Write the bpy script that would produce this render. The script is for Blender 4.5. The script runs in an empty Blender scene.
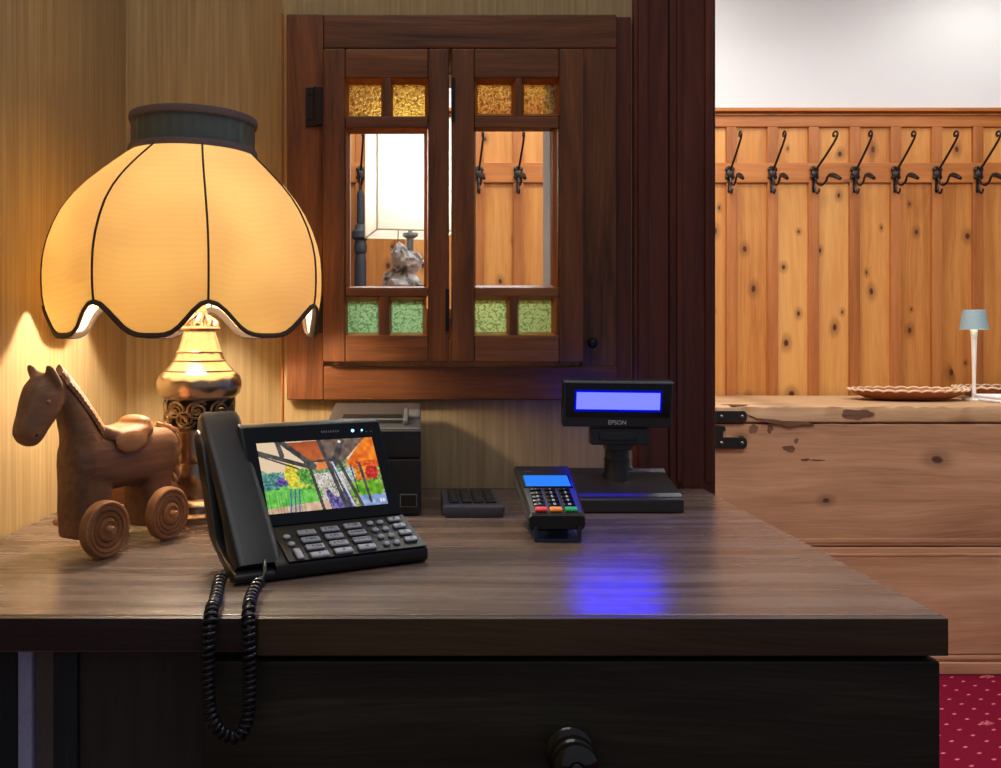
import bpy, bmesh, math, random
from mathutils import Vector, Matrix
random.seed(7)
C = bpy.context.scene.collection
PI = math.pi
# ---------------------------------------------------------------- measures
F, CX, CY, EYE, TOP = 900.0, 418.0, 338.0, 1.189, 0.921
def PX(px, d): return (px - CX) / F * d            # metres across at a distance
def PZ(py, d): return EYE - (py - CY) / F * d      # height at a distance
# ---------------------------------------------------------------- materials
def new_mat(name):
    m = bpy.data.materials.new(name); m.use_nodes = True
    nt = m.node_tree; nt.nodes.clear()
    out = nt.nodes.new('ShaderNodeOutputMaterial')
    return m, nt, out
def N(nt, kind, **kw):
    n = nt.nodes.new(kind)
    for k, v in kw.items():
        if k.startswith('i_'): n.inputs[k[2:].replace('_', ' ')].default_value = v
        else: setattr(n, k, v)
    return n
def L(nt, a, b): nt.links.new(a, b)
def ramp(nt, stops):
    r = nt.nodes.new('ShaderNodeValToRGB'); e = r.color_ramp.elements
    while len(e) < len(stops): e.new(0.5)
    for el, (p, c) in zip(e, stops):
        el.position = p; el.color = (c[0], c[1], c[2], 1)
    return r
def s2l(r, g, b):
    f = lambda c: c / 12.92 if c <= .04045 else ((c + .055) / 1.055) ** 2.4
    return tuple(f(c / 255) for c in (r, g, b))
def mathn(nt, op, a, b=None, c=None):
    n = nt.nodes.new('ShaderNodeMath'); n.operation = op
    for i, v in enumerate((a, b, c)):
        if v is None: continue
        if isinstance(v, (int, float)): n.inputs[i].default_value = v
        else: L(nt, v, n.inputs[i])
    return n.outputs[0]
def plain(name, col, rough=.5, metal=0.0, spec=.5, coat=0.0, bump=0.0, bscale=200, emit=None, estr=1.0):
    m, nt, out = new_mat(name)
    p = N(nt, 'ShaderNodeBsdfPrincipled')
    p.inputs['Roughness'].default_value = rough; p.inputs['Metallic'].default_value = metal
    p.inputs['Specular IOR Level'].default_value = spec; p.inputs['Coat Weight'].default_value = coat
    tc = N(nt, 'ShaderNodeTexCoord'); nz = N(nt, 'ShaderNodeTexNoise'); nz.inputs['Scale'].default_value = bscale
    L(nt, tc.outputs['Object'], nz.inputs['Vector'])
    r = ramp(nt, [(.3, tuple(c * .9 for c in col)), (.7, tuple(min(1, c * 1.08) for c in col))])
    L(nt, nz.outputs['Fac'], r.inputs['Fac']); L(nt, r.outputs['Color'], p.inputs['Base Color'])
    if bump:
        b = N(nt, 'ShaderNodeBump'); b.inputs['Strength'].default_value = bump; b.inputs['Distance'].default_value = .001
        L(nt, nz.outputs['Fac'], b.inputs['Height']); L(nt, b.outputs['Normal'], p.inputs['Normal'])
    if emit:
        p.inputs['Emission Color'].default_value = (*emit, 1); p.inputs['Emission Strength'].default_value = estr
    L(nt, p.outputs[0], out.inputs[0])
    return m
def wood(name, dark, mid, light, axis='X', rough=.45, grain=42.0, bump=.25, knots=None, spec=.4, blotch=.35, tone=.18, kcol=None, coat=0.0, rvar=.1, flat=False):
    """streaky timber; grain runs along axis; knots=(scale, density, radius)"""
    m, nt, out = new_mat(name)
    p = N(nt, 'ShaderNodeBsdfPrincipled'); p.inputs['Specular IOR Level'].default_value = spec
    p.inputs['Coat Weight'].default_value = coat; p.inputs['Coat Roughness'].default_value = .2
    tc = N(nt, 'ShaderNodeTexCoord'); geo = N(nt, 'ShaderNodeNewGeometry'); oi = N(nt, 'ShaderNodeObjectInfo')
    off = mathn(nt, 'ADD', mathn(nt, 'MULTIPLY', geo.outputs['Random Per Island'], 13.7), mathn(nt, 'MULTIPLY', oi.outputs['Random'], 7.3))
    comb = N(nt, 'ShaderNodeCombineXYZ')
    for i in range(3): L(nt, off, comb.inputs[i])
    add = N(nt, 'ShaderNodeVectorMath', operation='ADD')
    L(nt, tc.outputs['Object'], add.inputs[0]); L(nt, comb.outputs[0], add.inputs[1])
    base = add.outputs[0]
    st = {'X': (.05, 1, 1), 'Y': (1, .05, 1), 'Z': (1, 1, .05)}[axis]
    # knots push the grain aside
    warp = N(nt, 'ShaderNodeTexNoise'); warp.inputs['Scale'].default_value = 3.0; warp.inputs['Detail'].default_value = 2
    mp0 = N(nt, 'ShaderNodeMapping'); mp0.inputs['Scale'].default_value = tuple(.35 if s < 1 else 1 for s in st)
    L(nt, base, mp0.inputs[0]); L(nt, mp0.outputs[0], warp.inputs['Vector'])
    wsc = N(nt, 'ShaderNodeVectorMath', operation='SCALE'); wsc.inputs['Scale'].default_value = .09
    L(nt, warp.outputs['Color'], wsc.inputs[0])
    vec = N(nt, 'ShaderNodeVectorMath', operation='ADD'); L(nt, base, vec.inputs[0]); L(nt, wsc.outputs[0], vec.inputs[1])
    mp = N(nt, 'ShaderNodeMapping'); mp.inputs['Scale'].default_value = st; L(nt, vec.outputs[0], mp.inputs[0])
    n1 = N(nt, 'ShaderNodeTexNoise'); n1.inputs['Scale'].default_value = grain; n1.inputs['Detail'].default_value = 5; n1.inputs['Roughness'].default_value = .62
    L(nt, mp.outputs[0], n1.inputs['Vector'])
    n2 = N(nt, 'ShaderNodeTexNoise'); n2.inputs['Scale'].default_value = grain * 7; n2.inputs['Detail'].default_value = 2
    L(nt, mp.outputs[0], n2.inputs['Vector'])
    n3 = N(nt, 'ShaderNodeTexNoise'); n3.inputs['Scale'].default_value = 5.0; n3.inputs['Detail'].default_value = 3
    mp3 = N(nt, 'ShaderNodeMapping'); mp3.inputs['Scale'].default_value = tuple(.25 if s < 1 else 1 for s in st)
    L(nt, base, mp3.inputs[0]); L(nt, mp3.outputs[0], n3.inputs['Vector'])
    s = mathn(nt, 'ADD', mathn(nt, 'MULTIPLY', n1.outputs['Fac'], 1 - blotch), mathn(nt, 'MULTIPLY', n3.outputs['Fac'], blotch))
    s = mathn(nt, 'ADD', s, mathn(nt, 'MULTIPLY', mathn(nt, 'SUBTRACT', n2.outputs['Fac'], .5), .22))
    s = mathn(nt, 'ADD', s, mathn(nt, 'MULTIPLY', mathn(nt, 'SUBTRACT', geo.outputs['Random Per Island'], .5), tone))
    r = ramp(nt, [(.28, dark), (.5, mid), (.72, light)]); L(nt, s, r.inputs['Fac'])
    col = r.outputs['Color']
    if knots:
        ks, dens, rad = knots
        sx = N(nt, 'ShaderNodeSeparateXYZ'); L(nt, vec.outputs[0], sx.inputs[0]); cm = N(nt, 'ShaderNodeCombineXYZ')
        ka, kb = (.6, 1.0) if axis == 'X' else (1.0, .65)
        L(nt, mathn(nt, 'MULTIPLY', sx.outputs[0], ks * ka), cm.inputs[0]); L(nt, mathn(nt, 'MULTIPLY', sx.outputs[1 if flat else 2], ks * kb), cm.inputs[1])
        vo = N(nt, 'ShaderNodeTexVoronoi'); vo.voronoi_dimensions = '2D'; vo.inputs['Scale'].default_value = 1.0; L(nt, cm.outputs[0], vo.inputs['Vector'])
        sep = N(nt, 'ShaderNodeSeparateColor'); L(nt, vo.outputs['Color'], sep.inputs[0])
        on = mathn(nt, 'LESS_THAN', sep.outputs[0], dens)
        rr = mathn(nt, 'MULTIPLY', mathn(nt, 'ADD', sep.outputs[1], .45), rad)
        t = mathn(nt, 'DIVIDE', vo.outputs['Distance'], rr)
        fall = N(nt, 'ShaderNodeMapRange'); fall.interpolation_type = 'SMOOTHSTEP'
        for nm, v in (('From Min', .55), ('From Max', 1.35), ('To Min', 1.0), ('To Max', 0.0)): fall.inputs[nm].default_value = v
        L(nt, t, fall.inputs['Value'])
        halo = N(nt, 'ShaderNodeMapRange'); halo.interpolation_type = 'SMOOTHSTEP'
        for nm, v in (('From Min', .9), ('From Max', 3.4), ('To Min', .45), ('To Max', 0.0)): halo.inputs[nm].default_value = v
        L(nt, t, halo.inputs['Value'])
        k = mathn(nt, 'MULTIPLY', mathn(nt, 'MAXIMUM', fall.outputs[0], halo.outputs[0]), on)
        mx = N(nt, 'ShaderNodeMix', data_type='RGBA'); L(nt, k, mx.inputs['Factor']); L(nt, col, mx.inputs['A'])
        mx.inputs['B'].default_value = (*(kcol or tuple(c * .35 for c in dark)), 1)
        col = mx.outputs['Result']
    L(nt, col, p.inputs['Base Color'])
    ro = mathn(nt, 'ADD', mathn(nt, 'MULTIPLY', n1.outputs['Fac'], rvar * 2), rough - rvar); L(nt, ro, p.inputs['Roughness'])
    b = N(nt, 'ShaderNodeBump'); b.inputs['Strength'].default_value = bump; b.inputs['Distance'].default_value = .002
    L(nt, mathn(nt, 'ADD', n1.outputs['Fac'], mathn(nt, 'MULTIPLY', n2.outputs['Fac'], .5)), b.inputs['Height']); L(nt, b.outputs['Normal'], p.inputs['Normal'])
    L(nt, p.outputs[0], out.inputs[0])
    return m
def emission(name, col, strength):
    m, nt, out = new_mat(name)
    e = N(nt, 'ShaderNodeEmission'); e.inputs[0].default_value = (*col, 1); e.inputs[1].default_value = strength
    L(nt, e.outputs[0], out.inputs[0]); return m
def wallpaper_mat():
    m, nt, out = new_mat('striped_wallpaper')
    p = N(nt, 'ShaderNodeBsdfPrincipled'); p.inputs['Roughness'].default_value = .75; p.inputs['Specular IOR Level'].default_value = .25
    tc = N(nt, 'ShaderNodeTexCoord')
    mp = N(nt, 'ShaderNodeMapping'); mp.inputs['Scale'].default_value = (1, 1, .03); L(nt, tc.outputs['Object'], mp.inputs[0])
    a = N(nt, 'ShaderNodeTexNoise'); a.inputs['Scale'].default_value = 150; a.inputs['Detail'].default_value = 3; L(nt, mp.outputs[0], a.inputs['Vector'])
    b = N(nt, 'ShaderNodeTexNoise'); b.inputs['Scale'].default_value = 18; b.inputs['Detail'].default_value = 2; L(nt, mp.outputs[0], b.inputs['Vector'])
    s = mathn(nt, 'ADD', mathn(nt, 'MULTIPLY', a.outputs['Fac'], .72), mathn(nt, 'MULTIPLY', b.outputs['Fac'], .28))
    r = ramp(nt, [(.32, s2l(164, 138, 96)), (.5, s2l(180, 154, 110)), (.68, s2l(195, 170, 126))]); L(nt, s, r.inputs['Fac'])
    L(nt, r.outputs['Color'], p.inputs['Base Color'])
    bu = N(nt, 'ShaderNodeBump'); bu.inputs['Strength'].default_value = .25; bu.inputs['Distance'].default_value = .001
    L(nt, a.outputs['Fac'], bu.inputs['Height']); L(nt, bu.outputs['Normal'], p.inputs['Normal'])
    L(nt, p.outputs[0], out.inputs[0]); return m
def carpet_mat():
    m, nt, out = new_mat('red_carpet')
    p = N(nt, 'ShaderNodeBsdfPrincipled'); p.inputs['Roughness'].default_value = .95; p.inputs['Specular IOR Level'].default_value = .1
    tc = N(nt, 'ShaderNodeTexCoord')
    mp = N(nt, 'ShaderNodeMapping'); mp.inputs['Rotation'].default_value = (0, 0, math.radians(-24)); L(nt, tc.outputs['Object'], mp.inputs[0])
    sp = N(nt, 'ShaderNodeSeparateXYZ'); L(nt, mp.outputs[0], sp.inputs[0])
    def dots(px, py, hw, hh, ox=0, oy=0):
        ax = mathn(nt, 'ABSOLUTE', mathn(nt, 'SUBTRACT', mathn(nt, 'FRACT', mathn(nt, 'ADD', mathn(nt, 'DIVIDE', sp.outputs[0], px), ox)), .5))
        ay = mathn(nt, 'ABSOLUTE', mathn(nt, 'SUBTRACT', mathn(nt, 'FRACT', mathn(nt, 'ADD', mathn(nt, 'DIVIDE', sp.outputs[1], py), oy)), .5))
        return mathn(nt, 'MULTIPLY', mathn(nt, 'LESS_THAN', ax, hw / px), mathn(nt, 'LESS_THAN', ay, hh / py))
    d1 = dots(.095, .042, .0075, .0035)
    d2 = dots(.38, .25, .02, .012, .3, .2)
    nz = N(nt, 'ShaderNodeTexNoise'); nz.inputs['Scale'].default_value = 170; L(nt, tc.outputs['Object'], nz.inputs['Vector'])
    d2 = mathn(nt, 'MULTIPLY', d2, mathn(nt, 'GREATER_THAN', nz.outputs['Fac'], .5))
    d = mathn(nt, 'MULTIPLY', mathn(nt, 'MAXIMUM', d1, d2), .8)
    pile = N(nt, 'ShaderNodeTexNoise'); pile.inputs['Scale'].default_value = 420; L(nt, tc.outputs['Object'], pile.inputs['Vector'])
    r = ramp(nt, [(.3, s2l(92, 6, 32)), (.7, s2l(138, 18, 52))]); L(nt, pile.outputs['Fac'], r.inputs['Fac'])
    mx = N(nt, 'ShaderNodeMix', data_type='RGBA'); L(nt, d, mx.inputs['Factor']); L(nt, r.outputs['Color'], mx.inputs['A'])
    mx.inputs['B'].default_value = (*s2l(226, 130, 138), 1)
    L(nt, mx.outputs['Result'], p.inputs['Base Color'])
    bu = N(nt, 'ShaderNodeBump'); bu.inputs['Strength'].default_value = .5; bu.inputs['Distance'].default_value = .003
    L(nt, pile.outputs['Fac'], bu.inputs['Height']); L(nt, bu.outputs['Normal'], p.inputs['Normal'])
    L(nt, p.outputs[0], out.inputs[0]); return m
def clear_glass():
    m, nt, out = new_mat('clear_window_glass')
    t = N(nt, 'ShaderNodeBsdfTransparent'); t.inputs[0].default_value = (.96, .97, .96, 1)
    g = N(nt, 'ShaderNodeBsdfGlossy'); g.inputs['Roughness'].default_value = .02
    fr = N(nt, 'ShaderNodeFresnel'); fr.inputs['IOR'].default_value = 1.25
    mx = N(nt, 'ShaderNodeMixShader'); L(nt, fr.outputs[0], mx.inputs[0]); L(nt, t.outputs[0], mx.inputs[1]); L(nt, g.outputs[0], mx.inputs[2])
    L(nt, mx.outputs[0], out.inputs[0]); return m
def pebble_glass(name, tint, body, trans=.5, scale=260):
    m, nt, out = new_mat(name)
    tc = N(nt, 'ShaderNodeTexCoord')
    w = N(nt, 'ShaderNodeTexNoise'); w.inputs['Scale'].default_value = 90; L(nt, tc.outputs['Object'], w.inputs['Vector'])
    ws = N(nt, 'ShaderNodeVectorMath', operation='SCALE'); ws.inputs['Scale'].default_value = .012; L(nt, w.outputs['Color'], ws.inputs[0])
    wa = N(nt, 'ShaderNodeVectorMath', operation='ADD'); L(nt, tc.outputs['Object'], wa.inputs[0]); L(nt, ws.outputs[0], wa.inputs[1])
    v = N(nt, 'ShaderNodeTexVoronoi'); v.inputs['Scale'].default_value = scale; L(nt, wa.outputs[0], v.inputs['Vector'])
    r = ramp(nt, [(.1, tuple(min(1, c * 1.15) for c in tint)), (.52, tint), (.70, tuple(c * .5 for c in tint))]); L(nt, v.outputs['Distance'], r.inputs['Fac'])
    r2 = ramp(nt, [(.1, tuple(min(1, c * 1.15) for c in body)), (.52, body), (.70, tuple(c * .5 for c in body))]); L(nt, v.outputs['Distance'], r2.inputs['Fac'])
    bu = N(nt, 'ShaderNodeBump'); bu.inputs['Strength'].default_value = .7; bu.inputs['Distance'].default_value = .002
    L(nt, v.outputs['Distance'], bu.inputs['Height'])
    tr = N(nt, 'ShaderNodeBsdfRefraction'); tr.inputs['IOR'].default_value = 1.18; tr.inputs['Roughness'].default_value = .22
    L(nt, r.outputs[0], tr.inputs[0]); L(nt, bu.outputs[0], tr.inputs['Normal'])
    tl = N(nt, 'ShaderNodeBsdfTranslucent'); L(nt, r2.outputs[0], tl.inputs[0]); L(nt, bu.outputs[0], tl.inputs['Normal'])
    mx = N(nt, 'ShaderNodeMixShader'); mx.inputs[0].default_value = trans; L(nt, tr.outputs[0], mx.inputs[1]); L(nt, tl.outputs[0], mx.inputs[2])
    g = N(nt, 'ShaderNodeBsdfGlossy'); g.inputs['Roughness'].default_value = .15; L(nt, bu.outputs[0], g.inputs['Normal'])
    mx2 = N(nt, 'ShaderNodeMixShader'); mx2.inputs[0].default_value = .06; L(nt, mx.outputs[0], mx2.inputs[1]); L(nt, g.outputs[0], mx2.inputs[2])
    L(nt, mx2.outputs[0], out.inputs[0]); return m
def shade_mat(name, col, tcol, tl=.13, moire=True):
    m, nt, out = new_mat(name)
    tc = N(nt, 'ShaderNodeTexCoord')
    wv = N(nt, 'ShaderNodeTexWave'); wv.wave_type = 'BANDS'; wv.bands_direction = 'Z'
    wv.inputs['Scale'].default_value = 40 if moire else 5; wv.inputs['Distortion'].default_value = 22; wv.inputs['Detail'].default_value = 1.5; wv.inputs['Detail Scale'].default_value = .22
    L(nt, tc.outputs['Object'], wv.inputs['Vector'])
    nz = N(nt, 'ShaderNodeTexNoise'); nz.inputs['Scale'].default_value = 9; nz.inputs['Detail'].default_value = 3; L(nt, tc.outputs['Object'], nz.inputs['Vector'])
    s = mathn(nt, 'ADD', mathn(nt, 'MULTIPLY', wv.outputs['Fac'], .10 if moire else .02), mathn(nt, 'MULTIPLY', nz.outputs['Fac'], .5 if moire else .1))
    r = ramp(nt, [(.2, tuple(c * k for c, k in zip(tcol, (.72, .56, .40))) if moire else tuple(c * .97 for c in tcol)), (.40, tcol)]); L(nt, s, r.inputs['Fac'])
    d = N(nt, 'ShaderNodeBsdfDiffuse'); d.inputs[0].default_value = (*col, 1)
    t = N(nt, 'ShaderNodeBsdfTranslucent'); L(nt, r.outputs[0], t.inputs[0])
    mx = N(nt, 'ShaderNodeMixShader'); mx.inputs[0].default_value = tl; L(nt, d.outputs[0], mx.inputs[1]); L(nt, t.outputs[0], mx.inputs[2])
    L(nt, mx.outputs[0], out.inputs[0]); return m
def attr_emission(name, strength):
    m, nt, out = new_mat(name)
    a = N(nt, 'ShaderNodeAttribute'); a.attribute_name = 'Col'
    p = N(nt, 'ShaderNodeBsdfPrincipled'); p.inputs['Base Color'].default_value = (.01, .01, .012, 1); p.inputs['Roughness'].default_value = .15
    L(nt, a.outputs['Color'], p.inputs['Emission Color']); p.inputs['Emission Strength'].default_value = strength
    L(nt, p.outputs[0], out.inputs[0]); return m

WX = dict(dark=s2l(74, 40, 19), mid=s2l(128, 75, 38), light=s2l(168, 106, 60))
M = {}
M['wallpaper'] = wallpaper_mat()
M['plaster'] = plain('white_plaster', s2l(222, 224, 226), .9, spec=.1, bscale=500)
M['carpet'] = carpet_mat()
M['win_x'] = wood('window_wood_across', axis='X', rough=.42, **WX)
M['win_z'] = wood('window_wood_upright', axis='Z', rough=.42, **WX)
M['bead'] = wood('window_bead_wood', s2l(120, 62, 24), s2l(165, 92, 40), s2l(190, 116, 58), axis='Z', rough=.4)
M['post'] = wood('dark_post_wood', s2l(66, 28, 17), s2l(104, 50, 31), s2l(136, 70, 44), axis='Z', rough=.38, grain=34)
M['pine_panel'] = wood('pine_panel_wood', s2l(176, 108, 46), s2l(206, 140, 70), s2l(222, 164, 92), axis='Z', rough=.45, knots=(7.5, .75, .058), kcol=s2l(84, 40, 16), grain=24, bump=.1, tone=.3)
M['pine_stile'] = wood('pine_stile_wood', s2l(146, 84, 36), s2l(178, 108, 54), s2l(196, 128, 68), axis='Z', rough=.42, grain=30, bump=.1)
M['pine_rail'] = wood('pine_rail_wood', s2l(152, 88, 36), s2l(186, 114, 54), s2l(206, 138, 72), axis='X', rough=.4, knots=(6, .4, .05), kcol=s2l(90, 44, 18), grain=26, bump=.1)
M['chest'] = wood('old_chest_wood', s2l(148, 106, 76), s2l(190, 146, 110), s2l(214, 174, 138), axis='X', rough=.6, knots=(4.2, .6, .045), kcol=s2l(84, 52, 36), grain=22, bump=.3, blotch=.5, tone=.1)
M['chest_top'] = wood('scrubbed_lid_wood', s2l(150, 108, 74), s2l(190, 152, 112), s2l(214, 184, 148), axis='X', rough=.55, knots=(5, .3, .09), kcol=s2l(88, 56, 36), grain=26, bump=.3, blotch=.4)
M['knotwood'] = wood('dark_knot_wood', s2l(70, 47, 34), s2l(108, 76, 55), s2l(140, 102, 76), axis='X', rough=.7, grain=60)
M['desk'] = wood('brown_desk_wood', s2l(78, 63, 55), s2l(118, 99, 88), s2l(158, 137, 123), axis='X', rough=.27, grain=40, bump=.2, flat=True, knots=(3.2, .3, .035), kcol=s2l(58, 46, 40), blotch=.45, spec=.75, rvar=.08)
M['edge_dark'] = wood('blackened_edge_wood', s2l(44, 31, 33), s2l(62, 44, 45), s2l(82, 60, 58), axis='X', rough=.5)
M['edge_brown'] = wood('brown_edge_wood', s2l(62, 46, 30), s2l(84, 64, 42), s2l(102, 80, 54), axis='X', rough=.45)
M['drawer'] = wood('black_stained_drawer_wood', s2l(34, 34, 25), s2l(54, 52, 40), s2l(86, 82, 64), axis='X', rough=.42, grain=30, knots=(4, .25, .05))
M['knob'] = plain('black_turned_wood', s2l(34, 28, 24), .18, spec=.6, coat=.5)
M['board'] = wood('grey_brown_board', s2l(66, 62, 58), s2l(80, 75, 70), s2l(92, 87, 82), axis='Z', rough=.7)
M['board_dark'] = wood('blue_black_board', s2l(36, 41, 50), s2l(50, 56, 66), s2l(64, 70, 80), axis='Z', rough=.6)
M['blue_reflection'] = plain('strip_painted_blue_reflection', s2l(196, 202, 250), .3)  # blue reflection on the strip put into its colour
M['taupe'] = plain('taupe_painted_strip', s2l(110, 98, 94), .6)
M['iron'] = plain('dark_forged_iron', s2l(62, 56, 54), .42, .85, bump=.3, bscale=300)
M['hinge'] = plain('brown_iron_hinge', s2l(46, 32, 26), .5, .5, bump=.2, bscale=300)
M['black_iron'] = plain('black_painted_iron', s2l(20, 20, 22), .45, .3)
M['bolt'] = plain('bolt_steel', s2l(130, 128, 124), .35, .9)
M['brass'] = plain('aged_silvered_brass', s2l(188, 166, 146), .27, 1.0, bump=.08, bscale=90)
M['filigree'] = plain('dark_cast_brass', s2l(136, 116, 96), .38, .9, bump=.2, bscale=400)
M['core'] = plain('dark_lamp_core', s2l(30, 24, 20), .7)
M['shade'] = shade_mat('cream_silk_shade', s2l(240, 216, 172), s2l(255, 211, 112))
M['rib'] = plain('dark_brown_cord_trim', s2l(54, 36, 26), .8)
M['braid'] = plain('dark_plum_braid', s2l(112, 98, 102), .8, bump=.8, bscale=500)
M['velvet'] = plain('dark_brown_velvet_trim', s2l(62, 46, 36), .8, bump=.8, bscale=500)
M['pleat'] = plain('dark_green_satin', s2l(88, 98, 94), .35, spec=.6, bscale=30)
M['bulb'] = emission('warm_bulb', (1, .88, .70), 230)
M['horse'] = wood('carved_brown_wood', s2l(100, 68, 46), s2l(148, 106, 76), s2l(186, 142, 106), axis='X', rough=.55, grain=20, bump=.8, blotch=.65)
M['horse_pale'] = wood('pale_carved_wood', s2l(150, 102, 66), s2l(186, 134, 92), s2l(208, 160, 116), axis='X', rough=.55, grain=30, bump=.5)
M['wheel'] = wood('turned_wheel_wood', s2l(112, 72, 44), s2l(156, 106, 66), s2l(188, 138, 94), axis='X', rough=.42, grain=26, bump=.2)
M['phone'] = plain('charcoal_phone_plastic', s2l(27, 28, 33), .38, spec=.5, bump=.05, bscale=900)
M['gloss'] = plain('glossy_black_plastic', s2l(10, 10, 13), .12, spec=.5)
M['key'] = plain('silver_grey_phone_key', s2l(176, 180, 192), .33, .2)
M['ink'] = plain('dark_key_print', s2l(30, 30, 36), .6)
M['white_ink'] = plain('white_key_print', s2l(245, 245, 245), .6)
M['grey_ink'] = plain('grey_key_print', s2l(120, 120, 128), .6)
M['led'] = emission('blue_white_led', s2l(120, 200, 255), 5)
M['screen'] = attr_emission('phone_screen_picture', 1.0)
M['cable'] = plain('black_coiled_cable', s2l(30, 32, 42), .28, spec=.6)
M['printer'] = plain('black_printer_plastic', s2l(30, 31, 36), .42, bump=.05, bscale=700)
M['printer_top'] = plain('grey_printer_cover', s2l(78, 76, 78), .35, bump=.05, bscale=700)
M['silver'] = plain('silver_plastic_trim', s2l(150, 156, 156), .3, .5)
M['slot'] = plain('black_slot', s2l(6, 6, 8), .6)
M['calc'] = plain('slate_keypad_case', s2l(94, 98, 112), .3, .45)
M['calc_key'] = plain('black_keypad_key', s2l(22, 23, 30), .35)
M['term'] = plain('black_terminal_face', s2l(25, 22, 21), .4)
M['term_side'] = plain('grey_terminal_side', s2l(74, 76, 84), .4)
M['term_screen'] = emission('blue_terminal_screen', s2l(48, 132, 255), 1.0)
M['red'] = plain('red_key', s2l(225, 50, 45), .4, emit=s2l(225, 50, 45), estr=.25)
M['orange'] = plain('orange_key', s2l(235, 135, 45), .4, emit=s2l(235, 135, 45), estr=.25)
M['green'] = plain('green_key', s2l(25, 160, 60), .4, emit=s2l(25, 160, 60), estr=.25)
M['stand'] = plain('dark_blue_stand_plastic', s2l(36, 48, 76), .3)
M['disp'] = plain('dark_grey_display_plastic', s2l(46, 46, 50), .38, bump=.05, bscale=700)
M['disp_base'] = plain('dark_bronze_base_plastic', s2l(58, 54, 50), .3, bump=.05, bscale=700)
M['lcd'] = emission('violet_blue_backlit_screen', (*s2l(134, 142, 255)[:2], 30.0), 1.0)
M['added_rear_glow'] = emission('added_blue_rear_glow', (.05, .08, 1.0), 5.0)  # invented glow that tints the post blue
M['lcd_edge'] = emission('deep_blue_backlight_edge', (0.0, .004, .42), 1.0)
M['clear'] = clear_glass()
M['amber'] = pebble_glass('amber_pebbled_glass', (1.0, .66, .11), (1.0, .66, .11), .5, 210)
M['green_glass'] = pebble_glass('green_pebbled_glass', (.50, 1.0, .40), (.50, 1.0, .48), .75, 250)
M['lime_glass'] = pebble_glass('lime_pebbled_glass', (.66, 1.0, .30), (.70, 1.0, .36), .75, 250)
M['white_shade'] = shade_mat('white_lampshade', s2l(226, 226, 222), s2l(252, 250, 244), .5, False)
M['shade_seam'] = plain('cream_shade_edging', s2l(214, 206, 184), .8)
M['steel_blue'] = plain('blue_grey_metal', s2l(120, 140, 150), .4, .5)
def paper_mat():
    m, nt, out = new_mat('crumpled_printed_paper')
    p = N(nt, 'ShaderNodeBsdfPrincipled'); p.inputs['Roughness'].default_value = .6
    tc = N(nt, 'ShaderNodeTexCoord'); nz = N(nt, 'ShaderNodeTexNoise'); nz.inputs['Scale'].default_value = 26; nz.inputs['Detail'].default_value = 6
    L(nt, tc.outputs['Object'], nz.inputs['Vector'])
    r = ramp(nt, [(.40, s2l(96, 92, 90)), (.48, s2l(190, 192, 198)), (.7, s2l(226, 228, 234))]); L(nt, nz.outputs['Fac'], r.inputs['Fac'])
    L(nt, r.outputs[0], p.inputs['Base Color']); L(nt, p.outputs[0], out.inputs[0]); return m
M['foil'] = paper_mat()
M['teal_shade'] = plain('pale_blue_grey_metal', s2l(150, 176, 182), .5)
M['white_metal'] = plain('white_lamp_metal', s2l(240, 234, 222), .4)
M['lamp_led'] = emission('warm_led_disc', s2l(255, 236, 205), 40)
M['dish'] = wood('orange_brown_dish', s2l(120, 66, 34), s2l(158, 92, 50), s2l(186, 118, 70), axis='X', rough=.5)
M['dish_rim'] = plain('pale_dish_rim', s2l(228, 200, 168), .6)
M['linen'] = plain('white_linen', s2l(236, 232, 236), .9)
M['cupboard'] = wood('brown_cupboard_wood', s2l(110, 64, 34), s2l(146, 88, 50), s2l(172, 110, 66), axis='X', rough=.5)
M['umbrella'] = plain('blue_black_cloth', s2l(44, 48, 58), .6)
M['red_plastic'] = plain('red_pull_plastic', s2l(190, 40, 40), .4)

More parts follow.
